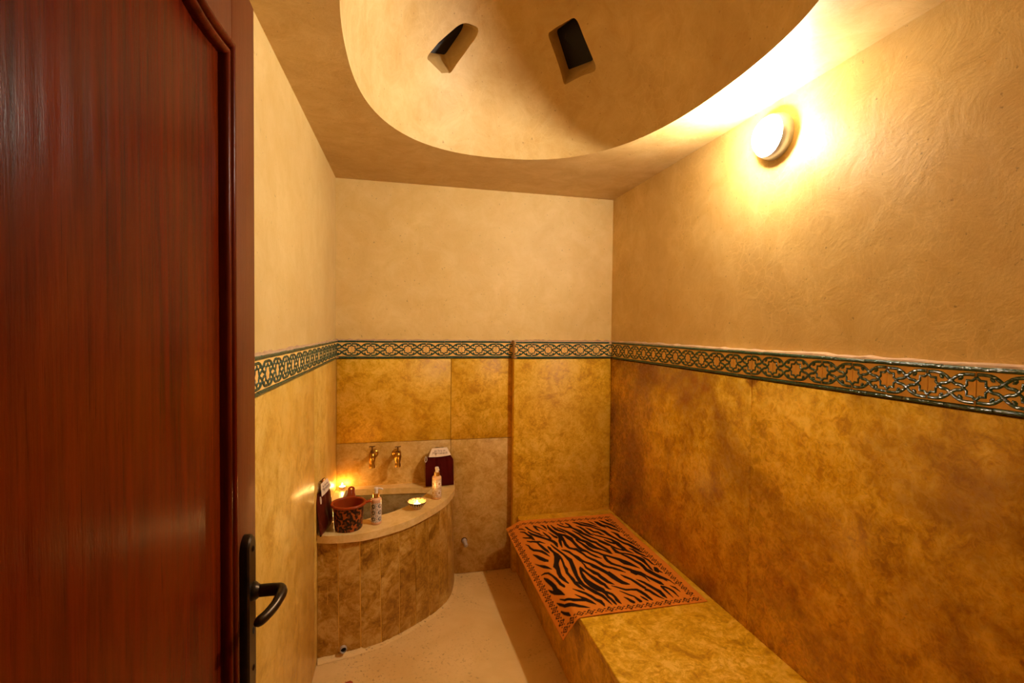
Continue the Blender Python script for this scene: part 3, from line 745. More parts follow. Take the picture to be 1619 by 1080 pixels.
# ------------------------------------------------------------------ printed towel
STRIPES = [
[-37,2800,-20,2776,-5,2741,-3,2745,-15,2786,-34,2809],
[1,2791,5,2769,10,2749,27,2713,47,2683,55,2671,64,2656,85,2646,87,2651,70,2670,65,2691,55,2699,34,2727,19,2766,16,2788,4,2798],
[52,2793,53,2765,60,2733,73,2711,76,2717,71,2750,69,2789,58,2804],
[62,2785,83,2756,113,2708,116,2715,89,2770,68,2797],
[100,2802,110,2777,113,2752,122,2730,126,2735,127,2772,120,2796,102,2807],
[-38,2765,-19,2726,-12,2685,-4,2646,0,2617,12,2605,16,2611,15,2638,12,2668,-2,2694,-12,2737,-35,2770],
[-41,2690,-27,2661,-4,2629,1,2644,-22,2673,-38,2697],
[0,2721,8,2679,28,2650,54,2625,80,2595,95,2573,104,2552,106,2524,110,2493,116,2497,128,2544,122,2577,109,2602,90,2618,65,2651,40,2679,19,2702,6,2731],
[85,2700,88,2666,98,2625,99,2594,115,2611,111,2643,99,2682,89,2706],
[117,2694,123,2662,129,2623,137,2606,145,2599,151,2609,152,2631,141,2643,131,2673,120,2699],
[141,2794,132,2754,136,2704,148,2658,155,2624,149,2595,139,2567,133,2520,132,2485,137,2487,148,2527,158,2568,172,2598,180,2651,167,2686,154,2730,147,2769,147,2798],
[166,2625,159,2590,161,2556,154,2505,161,2472,165,2464,183,2448,195,2437,202,2418,215,2388,221,2357,235,2326,250,2301,258,2273,267,2241,286,2223,310,2207,330,2184,353,2164,356,2168,341,2199,321,2224,297,2243,283,2264,276,2294,264,2321,248,2346,233,2374,228,2404,217,2439,211,2465,193,2470,176,2485,177,2491,175,2524,180,2570,183,2609,183,2636],
[161,2645,183,2626,190,2619,195,2585,204,2557,208,2529,209,2503,213,2463,220,2426,244,2409,255,2375,270,2346,296,2322,299,2327,282,2365,267,2392,256,2427,240,2456,232,2485,229,2524,228,2548,231,2592,218,2622,205,2645,194,2651,174,2674],
[161,2788,163,2753,166,2718,179,2694,198,2670,214,2647,217,2652,208,2689,191,2718,182,2744,174,2769,167,2796],
[203,2794,215,2760,236,2732,265,2722,274,2705,286,2673,293,2645,305,2622,323,2593,338,2569,361,2537,361,2512,375,2478,389,2453,405,2439,414,2409,430,2392,445,2376,459,2401,438,2406,425,2424,414,2451,406,2477,394,2506,378,2535,370,2552,349,2587,338,2617,322,2649,318,2685,303,2701,286,2727,274,2743,244,2751,224,2778,209,2804],
[257,2798,266,2766,265,2736,268,2714,283,2731,283,2757,279,2786,263,2808],
[227,2805,240,2778,247,2791,231,2813],
[187,2744,200,2714,213,2684,224,2650,235,2606,246,2559,261,2541,278,2516,281,2473,295,2444,312,2427,336,2406,349,2384,359,2364,371,2356,374,2360,372,2383,359,2400,345,2421,327,2451,318,2479,311,2513,296,2544,276,2567,270,2595,257,2638,240,2676,225,2704,209,2731,192,2754],
[261,2684,269,2651,280,2620,289,2579,304,2544,313,2518,332,2497,337,2467,347,2436,357,2407,359,2378,367,2365,373,2371,376,2396,372,2425,363,2457,354,2488,348,2521,328,2543,318,2567,304,2601,294,2640,280,2669,265,2691],
[238,2564,238,2541,250,2502,256,2463,263,2432,280,2403,298,2382,312,2353,332,2336,351,2312,371,2282,376,2261,383,2242,404,2227,421,2209,442,2188,445,2192,434,2226,424,2255,409,2281,399,2291,389,2307,363,2330,343,2355,324,2372,309,2399,292,2422,281,2457,275,2486,264,2520,249,2557,243,2571],
[315,2356,311,2346,306,2318,306,2286,315,2254,333,2235,351,2219,348,2224,365,2194,381,2174,377,2162,392,2133,417,2138,430,2114,431,2119,437,2088,448,2059,459,2031,474,2017,479,2023,478,2052,465,2078,451,2104,440,2128,443,2129,432,2159,417,2172,400,2191,398,2196,379,2214,358,2237,362,2236,344,2252,330,2273,324,2304,325,2332,329,2356,328,2363],
[403,2138,413,2123,422,2099,426,2060,429,2062,432,2109,425,2136,419,2156],
[306,2799,326,2776,340,2747,365,2732,390,2719,411,2685,428,2656,438,2621,443,2584,454,2552,466,2519,474,2492,484,2461,500,2438,508,2405,520,2377,527,2353,540,2336,543,2340,539,2367,537,2398,529,2431,517,2462,498,2481,488,2509,480,2537,470,2572,463,2609,459,2651,441,2678,421,2703,400,2737,377,2757,355,2776,338,2801,308,2806],
[347,2800,370,2770,392,2748,416,2722,447,2684,450,2690,427,2740,404,2772,380,2789,350,2807],
[408,2801,421,2771,441,2736,444,2742,430,2786,412,2807],
[308,2748,322,2713,330,2675,335,2638,345,2612,362,2595,366,2601,359,2633,354,2665,347,2698,334,2734,311,2754],
[356,2715,368,2675,379,2638,401,2627,408,2600,428,2585,431,2590,422,2619,415,2651,391,2660,382,2695,360,2720],
[363,2627,373,2594,397,2566,418,2541,433,2514,436,2484,437,2449,444,2412,452,2389,449,2395,458,2370,474,2354,486,2342,490,2346,482,2366,472,2388,470,2417,473,2412,468,2439,467,2483,457,2510,447,2535,427,2557,407,2582,381,2608,367,2634],
[397,2531,404,2501,417,2477,433,2460,448,2486,429,2496,415,2518,402,2539],
[431,2395,444,2381,456,2376,463,2389,451,2393,436,2404],
[446,2792,449,2758,456,2721,468,2703,480,2681,484,2686,481,2721,479,2753,469,2787,451,2800],
[449,2787,456,2747,473,2724,490,2696,500,2661,517,2643,532,2611,542,2625,529,2662,515,2684,505,2718,482,2739,472,2771,455,2797],
[481,2626,491,2598,493,2568,493,2534,509,2504,521,2489,529,2462,541,2436,545,2440,541,2477,533,2505,524,2525,512,2557,516,2593,503,2615,484,2632],
[481,2802,492,2769,504,2738,522,2710,531,2685,542,2665,546,2671,543,2701,537,2732,518,2761,505,2790,485,2808],
[524,2809,527,2783,536,2763,540,2768,539,2800,528,2815],
[-31,2630,-15,2595,13,2571,31,2573,44,2564,59,2553,61,2558,49,2577,38,2594,20,2598,-10,2610,-28,2638],
[14,2573,16,2548,22,2511,29,2481,38,2457,48,2438,51,2442,52,2476,45,2503,39,2534,28,2564,24,2585],
[-46,2612,-37,2578,-36,2545,-25,2504,-7,2476,8,2454,20,2432,38,2401,41,2406,33,2453,21,2482,1,2496,-16,2518,-25,2550,-29,2583,-44,2615],
[-38,2481,-30,2443,-21,2401,-5,2358,13,2347,22,2369,10,2385,-4,2415,-18,2453,-35,2484],
[-53,2401,-40,2360,-24,2315,-9,2286,6,2265,9,2269,1,2298,-12,2330,-34,2368,-51,2403],
[-55,2284,-34,2267,-21,2249,-12,2213,-7,2171,-3,2119,6,2096,12,2090,18,2097,20,2113,12,2132,7,2177,-2,2215,-13,2258,-31,2282,-54,2289],
[-51,2252,-50,2224,-44,2185,-38,2147,-42,2116,-32,2073,-7,2035,-3,2037,-9,2081,-16,2109,-16,2139,-23,2185,-33,2227,-46,2254],
[-61,2158,-57,2127,-46,2094,-26,2062,-18,2071,-33,2105,-45,2132,-57,2159],
[58,2516,58,2485,61,2463,66,2439,60,2398,52,2375,40,2339,20,2293,25,2259,17,2223,15,2181,25,2149,32,2135,40,2119,47,2127,43,2148,42,2168,37,2199,41,2232,50,2270,55,2301,62,2325,84,2368,94,2421,81,2455,75,2480,75,2506,65,2526],
[80,2396,82,2357,78,2322,71,2285,67,2252,61,2217,65,2184,66,2145,67,2111,78,2079,94,2052,99,2058,92,2095,84,2127,86,2162,80,2199,79,2228,88,2261,85,2293,91,2328,96,2368,95,2410],
[81,2130,89,2111,100,2090,106,2098,97,2121,88,2139],
[82,2536,88,2488,99,2442,110,2403,114,2353,116,2331,111,2295,104,2255,99,2217,95,2179,93,2128,97,2087,113,2053,129,2013,137,2005,148,1983,154,1961,159,1939,167,1914,170,1917,169,1948,168,1974,164,2001,152,2025,147,2037,129,2073,116,2106,114,2144,116,2191,124,2228,131,2267,136,2306,143,2353,133,2376,122,2418,111,2458,99,2502,88,2544],
[119,2460,133,2440,147,2420,158,2386,166,2344,174,2318,192,2302,208,2280,214,2249,231,2223,242,2197,254,2167,254,2167,261,2128,273,2096,286,2071,306,2060,323,2059,326,2064,318,2080,306,2098,297,2124,289,2158,279,2196,272,2191,261,2221,249,2248,235,2278,221,2300,202,2320,193,2344,188,2373,170,2403,160,2441,143,2460,122,2466],
[176,2310,179,2284,175,2249,185,2221,193,2186,206,2170,207,2145,215,2116,223,2092,235,2079,251,2069,253,2073,246,2094,239,2112,234,2137,226,2165,224,2192,212,2213,199,2238,188,2262,189,2293,181,2315],
[150,2267,142,2234,155,2212,162,2179,167,2149,177,2114,187,2087,197,2072,198,2053,205,2038,218,2033,220,2036,213,2049,213,2065,213,2090,205,2109,198,2138,185,2171,176,2195,168,2228,163,2257,157,2272],
[144,2257,132,2213,125,2172,122,2124,130,2076,147,2039,165,2022,171,2002,170,1975,176,1953,179,1927,185,1910,190,1913,193,1938,189,1966,184,1986,187,2013,189,2050,175,2077,160,2111,147,2147,146,2185,148,2220,155,2260],
[177,2012,183,2008,197,1988,200,1969,196,1942,202,1925,210,1914,214,1917,215,1937,214,1955,214,1980,210,2003,194,2025,188,2030],
[43,2074,64,2045,84,2022,99,1990,109,1963,121,1941,127,1921,130,1909,134,1911,140,1931,139,1961,122,1980,113,2007,95,2038,73,2061,46,2079],
[37,2028,53,2000,63,1971,79,1953,100,1933,104,1937,93,1972,79,1995,61,2012,40,2033],
[-37,2041,-19,2004,12,1978,41,1973,70,1966,78,1984,49,1994,20,2001,-14,2016,-34,2046],
[-58,2043,-52,2014,-34,1976,-1,1942,21,1930,41,1923,66,1914,68,1918,48,1938,30,1949,7,1967,-26,1993,-41,2022,-55,2045],
[-62,1983,-55,1953,-42,1926,-32,1911,-26,1911,-27,1935,-44,1961,-55,1984],
[230,2064,246,2046,262,2029,279,2013,305,2011,327,2005,335,1985,344,1957,348,1936,353,1920,361,1914,365,1918,365,1932,363,1950,361,1973,352,2003,340,2023,313,2027,288,2029,270,2042,253,2057,233,2069],
[248,2015,261,1994,275,1973,291,1958,293,1935,297,1912,308,1912,313,1920,313,1929,307,1948,299,1968,283,1984,268,2003,251,2020],
[244,1964,252,1944,256,1924,264,1911,273,1910,280,1921,278,1929,271,1941,262,1957,248,1968],
[322,1962,325,1940,332,1924,339,1914,342,1916,342,1933,335,1951,325,1965],
[317,2152,326,2121,344,2097,353,2067,362,2035,372,2008,366,2002,379,1984,386,1957,397,1935,415,1912,418,1916,407,1946,401,1971,394,2000,382,2018,387,2022,377,2051,368,2083,356,2112,338,2137,320,2156],
[373,2099,381,2077,392,2051,392,2049,402,2017,412,1988,418,1962,419,1935,430,1916,434,1919,438,1950,439,1982,428,2005,418,2035,406,2063,406,2067,391,2089,375,2103],
[306,2207,328,2185,353,2164,357,2169,337,2199,309,2213],
[410,2351,434,2345,456,2327,472,2301,481,2269,486,2249,488,2230,489,2202,487,2170,492,2150,496,2153,500,2180,503,2213,505,2243,512,2274,503,2296,488,2322,467,2345,442,2359,418,2368],
[410,2354,415,2337,428,2310,439,2280,449,2248,457,2224,458,2195,456,2159,462,2138,474,2107,486,2078,503,2062,521,2047,529,2011,533,2014,528,2054,517,2078,506,2101,494,2129,485,2164,477,2179,480,2214,476,2245,465,2267,455,2300,442,2328,426,2351,418,2365],
[499,2063,508,2044,511,2047,511,2075],
[487,2402,497,2379,500,2344,511,2323,524,2304,533,2290,537,2293,535,2318,524,2339,518,2364,510,2396,491,2408],
[509,2308,514,2278,520,2250,520,2217,530,2198,534,2202,531,2227,533,2262,524,2289,513,2312],
[512,2181,499,2150,503,2137,509,2127,517,2132,528,2156,530,2176,520,2188],
[518,2145,520,2128,529,2120,532,2124,530,2138,526,2153],
[396,2439,393,2404,391,2367,408,2351,429,2342,438,2358,420,2371,413,2393,410,2422,402,2445],
[454,2015,465,1999,477,1982,483,1958,488,1915,492,1918,496,1968,487,1993,475,2012,459,2022],
[453,2014,451,1987,454,1960,460,1915,464,1919,466,1970,465,1998,459,2019],
[499,2009,509,1983,518,1951,522,1954,520,1994,502,2013]]
def towel_print(U, Vv):
    ink = np.zeros(U.shape, dtype=bool)
    for fl in STRIPES:
        P = np.array(fl, dtype=float).reshape(-1, 2) / 1000.0
        x0, y0 = P.min(0); x1, y1 = P.max(0)
        sel = (U >= x0) & (U <= x1) & (Vv >= y0) & (Vv <= y1)
        idx = np.nonzero(sel)
        if not len(idx[0]): continue
        u, v = U[idx], Vv[idx]
        # union of the quads between neighbouring stations, so that crossings stay filled
        n = len(P) // 2
        L, Rr = P[:n], P[n:][::-1]
        hit = np.zeros(u.shape, dtype=bool)
        for i in range(n - 1):
            q = [L[i], L[i + 1], Rr[i + 1], Rr[i]]
            c = np.zeros(u.shape, dtype=bool)
            for k in range(4):
                (xa, ya), (xb, yb) = q[k], q[(k + 1) % 4]
                cr = ((ya > v) != (yb > v)) & (u < (xb - xa) * (v - ya) / (yb - ya + 1e-12) + xa)
                c ^= cr
            hit |= c
        ink[idx] |= hit
    PIT = 0.0453
    cells = [(-0.080 + 0.0453 * i, 1.888, 0, i) for i in range(15)] + [(-0.080 + 0.0453 * i, 2.8395, 0, i) for i in range(15)]
    cells += [(-0.080, 1.888 + PIT * j, 1, j) for j in range(1, 21)] + [(0.5542, 1.888 + PIT * j, 1, j) for j in range(1, 21)]
    for cu, cv, vert, i in cells:
        sel = (abs(U - cu) < 0.026) & (abs(Vv - cv) < 0.026)
        du, dv = U[sel] - cu, Vv[sel] - cv
        if vert: du, dv = dv, du
        m = (abs(du) + abs(dv) * 1.05) / 0.0178
        k = ((m > 0.60) & (m < 1.0)) | (m < 0.33)
        if i % 2: k |= (abs(dv) > 0.0115) & (abs(dv) < 0.0185) & (abs(du) < 0.0052)   # thickened points
        k |= (abs(abs(du) - 0.0205) < 0.0030) & (abs(abs(dv) - 0.0085) < 0.0030)
        t = ink[sel]; t |= k; ink[sel] = t
    return ink
def make_towel():
    u0, v0, v1 = -0.108, 1.862, 2.890
    st = 0.0022
    nu, nv = int(0.708 / st), int((v1 - v0) / st)
    us = np.linspace(0, 1, nu + 1); vs = np.linspace(v0, v1, nv + 1)
    V = np.zeros((nv + 1, nu + 1, 3)); UU = np.zeros((nv + 1, nu + 1)); VV = np.zeros((nv + 1, nu + 1))
    for j, v in enumerate(vs):
        k = (v - v0) / (v1 - v0)
        umax = 0.596 + 0.012 * k; umin = -0.114 + 0.013 * k
        u = umin + (umax - umin) * us
        th1 = math.radians(53 - 27 * k)
        # bend spread over a short arc at the bench edge
        r0, r1 = 0.012, -0.022
        b = np.clip((r0 - u) / (r0 - r1), 0, 1); ang = th1 * (b * b * (3 - 2 * b))
        du = np.diff(u)
        am = (ang[1:] + ang[:-1]) / 2
        x = np.concatenate([[0], np.cumsum(np.cos(am) * du)]); z = np.concatenate([[0], np.cumsum(np.sin(am) * du)])
        x = x - x[-1] + BX + umax; z = z - z[-1]
        wav = 0.0012 * np.sin(9 * u + 7 * v) + 0.001 * np.sin(23 * u - 11 * v) + 0.0022
        V[j, :, 0] = x; V[j, :, 1] = v; V[j, :, 2] = BZ + 0.0006 + z + wav
        UU[j] = u; VV[j] = v
    acc = np.zeros(UU.shape)
    for a in (-.33, .33):
        for b in (-.33, .33):
            acc += towel_print(UU + a * st, VV + b * st)
    acc /= 4
    w = nu + 1
    idx = np.arange((nv + 1) * w).reshape(nv + 1, w)
    q = np.stack([idx[:-1, :-1], idx[:-1, 1:], idx[1:, 1:], idx[1:, :-1]], -1).reshape(-1, 4)
    me = bpy.data.meshes.new('towel')
    me.from_pydata(V.reshape(-1, 3).tolist(), [], q.tolist()); me.update()
    paint(me, acc.ravel())
    o = wrap('towel', me, M['towel'], None, True)
    md = o.modifiers.new('thickness', 'SOLIDIFY'); md.thickness = 0.0022; md.offset = 1.0
    return tag(o, 'orange towel with black zebra stripes and diamond border spread over the bench', 'towel')
make_towel()

# ------------------------------------------------------------------ corner basin
ZR = 0.600
OUT = [(-.376, 2.355), (-.30, 2.336), (-.19, 2.336), (-.125, 2.354), (-.039, 2.396), (.053, 2.461), (.152, 2.569), (.2, 2.632), (.26, 2.733), (.311, 2.869), (.325, 2.956), (.333, 3.046)]
FLO = [(-.376, 2.36), (-.30, 2.375), (-.185, 2.40), (-.08, 2.44), (.024, 2.505), (.14, 2.595), (.233, 2.692), (.29, 2.80), (.325, 2.949), (.332, 3.046)]
INN = [(-.333, 2.54), (-.27, 2.508), (-.186, 2.505), (-.091, 2.554), (-.043, 2.583), (.03, 2.65), (.10, 2.745), (.157, 2.86), (.18, 2.925)]
SEAM = [(-0.2842, 2.3468, -0.2793, 2.3791), (-0.1852, 2.3486, -0.1823, 2.4008), (-0.0953, 2.3798, -0.0878, 2.4362), (-0.005, 2.4313, -0.0002, 2.4882), (0.0751, 2.4999, 0.0827, 2.548),
        (0.1447, 2.5789, 0.1581, 2.6114), (0.2089, 2.6673, 0.2128, 2.6668), (0.2603, 2.7634, 0.2665, 2.7454), (0.3017, 2.8802, 0.3069, 2.8591)]
def make_basin():
    bs = tag(empty('washbasin', (-0.1, 2.75, 0)), 'quarter-round masonry basin clad in upright brown marble strips in the left corner', 'basin')
    def fit(o): o.location = (0.1, -2.75, 0); return o
    v3 = lambda P: [Vector((a, b, 0)) for a, b in P]
    oc = [(p.x, p.y) for p in catmull(v3(OUT), 6)]
    fc = [(p.x, p.y) for p in catmull(v3(FLO), 6)]
    ic = [(p.x, p.y) for p in catmull(v3(INN), 5)]
    outer = [(XL + .0005, YB - .0005)] + [(max(XL + .0005, x), min(y, YB - .0005)) for x, y in oc]
    hole = ic + [(.185, 2.945), (0.0, 2.966), (-.315, 2.990)]
    fit(plate('rim', outer, ZR - 0.036, ZR, M['marble_rim'], bs, hole, bev=0.004))
    # inside faces of the tank
    V, F = [], []; n = len(hole)
    cx = sum(p[0] for p in hole) / n; cy = sum(p[1] for p in hole) / n
    for z, s in ((ZR - 0.036, 1.02), (0.26, 1.0)):
        for x, y in hole: V.append((cx + (x - cx) * s, cy + (y - cy) * s, z))
    for k in range(n): F.append((k, (k + 1) % n, n + (k + 1) % n, n + k))
    F.append(tuple(range(n, 2 * n)))
    fit(obj('tank', V, F, M['marble_inner'], bs))
    # front strips; each follows the curve, bottom edge on the floor line
    def along(C, p):
        return min(range(len(C)), key=lambda i: (C[i][0] - p[0]) ** 2 + (C[i][1] - p[1]) ** 2)
    ins = []
    for i, p in enumerate(oc):
        a, b = Vector(oc[max(0, i - 1)]), Vector(oc[min(len(oc) - 1, i + 1)]); t = (b - a).normalized()
        ins.append((p[0] - t.y * 0.012, p[1] + t.x * 0.012))
    tops = [(XL, ins[0][1])] + [s[:2] for s in SEAM] + [(0.321, YB - .002)]
    bots = [(XL, 2.36)] + [s[2:] for s in SEAM] + [(0.332, YB - .002)]
    def span(C, p, q):
        i, j = along(C, p), along(C, q)
        mid = [C[k] for k in range(i + 1, j) if (Vector(C[k]) - Vector(p)).length > .012 and (Vector(C[k]) - Vector(q)).length > .012]
        return [p] + mid + [q]
    def resample(P, m):
        P = [Vector(p) for p in P]; L = [0]
        for a, b in zip(P, P[1:]): L.append(L[-1] + (b - a).length)
        out = []
        for k in range(m + 1):
            s = L[-1] * k / m
            i = max(0, min(len(P) - 2, next((x for x in range(len(L) - 1) if L[x + 1] >= s), len(P) - 2)))
            out.append(P[i].lerp(P[i + 1], (s - L[i]) / max(1e-9, L[i + 1] - L[i])))
        return out
    zt = ZR - 0.0365; m = 8; g = 0.0022
    for i in range(len(tops) - 1):
        A = resample(span(ins, tops[i], tops[i + 1]), m); B = resample(span(fc, bots[i], bots[i + 1]), m)
        V, F = [], []
        off = rnd.uniform(0, 0.0006)
        for C, z in ((B, 0.0), (A, zt)):
            w = (C[-1] - C[0]).length; t0 = (C[1] - C[0]).normalized(); t1 = (C[-1] - C[-2]).normalized()
            C = [p.copy() for p in C]; C[0] += t0 * g; C[-1] -= t1 * g
            for dep in (0.0, 0.018):
                for k, p in enumerate(C):
                    t = (C[min(m, k + 1)] - C[max(0, k - 1)]).normalized(); nn = Vector((-t.y, t.x))
                    q = p + nn * (dep + off); V.append((max(XL + .0004, q.x), min(YB - .0006, q.y), z))
        q = m + 1   # order: Bfront, Bback, Afront, Aback
        for k in range(m):
            F += [(k, k + 1, 2 * q + k + 1, 2 * q + k), (q + k + 1, q + k, 3 * q + k, 3 * q + k + 1),
                  (2 * q + k, 2 * q + k + 1, 3 * q + k + 1, 3 * q + k), (k + 1, k, q + k, q + k + 1)]
        F += [(0, 2 * q, 3 * q, q), (m, q + m, 3 * q + m, 2 * q + m)]
        bm = bmesh.new(); vs = [bm.verts.new(v) for v in V]
        for f in F: bm.faces.new([vs[x] for x in f])
        fit(from_bm('marble_strip', bm, M['marble_basin'], bs, True, 35))
    # grout between the strips
    V, F = [], []
    A = resample([(XL + .001, ins[0][1])] + ins[1:-1] + [(0.319, YB - .002)], 60); B = resample([(XL + .001, 2.36)] + fc[1:-1] + [(0.330, YB - .002)], 60)
    for C, z in ((B, 0.0), (A, zt)):
        for dep in (0.0022, 0.022):
            for k, p in enumerate(C):
                t = (C[min(60, k + 1)] - C[max(0, k - 1)]).normalized(); nn = Vector((-t.y, t.x)); qv = p + nn * dep
                V.append((max(XL + .0003, qv.x), min(YB - .0004, qv.y), z))
    q = 61
    for k in range(60):
        F += [(k, k + 1, 2 * q + k + 1, 2 * q + k), (2 * q + k, 2 * q + k + 1, 3 * q + k + 1, 3 * q + k), (q + k + 1, q + k, 3 * q + k, 3 * q + k + 1)]
    fit(obj('grout', V, F, M['grout'], bs, smooth=True, sharp=40))
    # plaster fillet at the foot
    V, F = [], []; r = random.Random(3)
    C = resample([(XL + .001, 2.36)] + fc[1:-1] + [(0.330, YB - .002)], 60)
    for k, p in enumerate(C):
        t = (C[min(60, k + 1)] - C[max(0, k - 1)]).normalized(); nn = Vector((-t.y, t.x)); h = 0.007 + 0.005 * r.random() + (0.012 if k < 12 else 0)
        for a, z in ((-0.020 - .006 * r.random(), 0.0008), (-0.006, h * .45), (0.001, h), (0.006, 0.0)):
            qv = p + nn * a; V.append((max(XL + .0004, qv.x), min(YB - .0006, qv.y), z))
    for k in range(60):
        for j in range(3): F.append((k * 4 + j, k * 4 + j + 1, k * 4 + 5 + j, k * 4 + 4 + j))
    fit(obj('foot_fillet', V, F, M['floor'], bs, smooth=True))
    # drain outlet low on the left of the front
    dp = Vector((-0.262, 2.375, 0.041))
    ring = lathe('drain_pipe', [(0.0125, 0.0), (0.0165, 0.0), (0.0170, 0.010), (0.0150, 0.015), (0.0128, 0.015), (0.0125, 0.0)], M['steel'], bs, 24, (0, 0, 0), 'y', sharp=45)
    ring.location = dp - Vector((-0.1, 2.75, 0)); ring.rotation_euler = (0, 0, math.radians(14))
    core = lathe('drain_bore_shade', [(0.0, 0.004), (0.0126, 0.004), (0.0126, 0.001)], M['hole'], ring, 20, (0, 0, 0), 'y')  # dark disc near the mouth stands in for the shade inside the pipe
    return bs
make_basin()

# ------------------------------------------------------------------ wall lamp
def make_lamp():
    c = (PXR, 1.598, 2.304)
    l = tag(empty('wall_lamp', c), 'round bulkhead lamp with chrome ring glowing high on the right wall', 'lamp')
    lathe('base_ring', [(0.062, 0.0), (0.085, 0.0), (0.0855, 0.006), (0.0835, 0.022), (0.0805, 0.034), (0.076, 0.041), (0.0715, 0.041), (0.0695, 0.036), (0.060, 0.028)], M['chrome'], l, 64, axis='x', sharp=35)
    prof = [(0.0690, 0.034)] + [(0.0690 * math.cos(a), 0.044 + 0.034 * math.sin(a)) for a in [math.pi / 2 * k / 10 for k in range(11)]]
    prof[-1] = (0.0, prof[-1][1])
    lathe('diffuser', prof, M['lamp'], l, 48, axis='x')
    return l
make_lamp()

# ------------------------------------------------------------------ brass taps
TAP_OUT = 0.088
def make_tap():
    t = empty('brass_tap')
    # origin on the wall face at the neck
    lathe('wall_flange', [(0.0265, 0.0), (0.0265, 0.004), (0.022, 0.009), (0.0125, 0.013)], M['brass'], t, 28, (0, 0, 0.0), 'y')
    neck = catmull([(0, -0.008, 0), (0, -0.032, 0.004), (0, -0.060, 0.005), (0, -0.084, 0.0)], 5)
    tube('neck', neck, [0.0125 + 0.002 * math.sin(i / len(neck) * 3.1) for i in range(len(neck))], M['brass'], t, 16)
    pr = [(0.0, 0.024), (0.010, 0.024), (0.0165, 0.018), (0.0205, 0.006), (0.0205, -0.006), (0.0175, -0.022), (0.0142, -0.036), (0.0138, -0.040),
          (0.0172, -0.046), (0.0178, -0.058), (0.0170, -0.063), (0.0125, -0.063), (0.0115, -0.052), (0.0, -0.050)]
    lathe('spout', pr, M['brass'], t, 24, (0, -TAP_OUT, 0.0))
    st = lathe('stem', [(0.0, 0.062), (0.0042, 0.062), (0.0042, 0.040), (0.0095, 0.036), (0.0105, 0.022), (0.0, 0.022)][::-1], M['brass_dark'], t, 16, (0, -TAP_OUT, 0.0))
    tube('handle', [(-0.018, -TAP_OUT, 0.060), (-0.010, -TAP_OUT, 0.0625), (0, -TAP_OUT, 0.061), (0.010, -TAP_OUT, 0.0625), (0.018, -TAP_OUT, 0.065)], [0.0022, 0.003, 0.0042, 0.003, 0.0022], M['brass_dark'], t, 8)
    return t
tap = make_tap()
tap.location = (-0.158, YB - 0.002, 0.797); tap.rotation_euler = (0, 0, math.radians(-4))
tag(tap, 'left one of two brass taps on the wall above the basin, nearer the corner candle', 'tap', 'brass taps above the basin')
tap2 = copy_tree(tap)
tap2.location = (-0.024, YB - 0.002, 0.795); tap2.rotation_euler = (0, 0, math.radians(5))
for ch in tap2.children:
    if ch.name.startswith('handle') or ch.name.startswith('stem'): ch.location = (0, 0, -0.006)
tag(tap2, 'right one of two brass taps on the wall above the basin, nearer the bag', 'tap', 'brass taps above the basin')

# ------------------------------------------------------------------ pipe stub low on the back wall
def make_pipe():
    p = tag(empty('pipe_stub', (0.397, YB - 0.002, 0.212)), 'short scaled metal pipe stub sticking out low on the back wall right of the basin', 'pipe')
    lathe('escutcheon', [(0.0145, 0.0), (0.0195, 0.0), (0.0185, 0.003), (0.0145, 0.003)], M['brass_dark'], p, 24, axis='y')
    tube('pipe', catmull([(0, 0.01, 0), (0, -0.010, 0), (0.001, -0.022, -0.001), (0.002, -0.030, -0.003)], 5), 0.0125, M['steel'], p, 18)
    lathe('end_cap', [(0.0, 0.0), (0.0145, 0.0), (0.0150, 0.004), (0.0150, 0.017), (0.0125, 0.019), (0.0, 0.019)], M['steel'], p, 20, axis='y')
    cap = p.children[-1]
    cap.location = (0.002, -0.026, -0.003); cap.rotation_euler = (math.radians(18), 0, math.radians(6))
make_pipe()

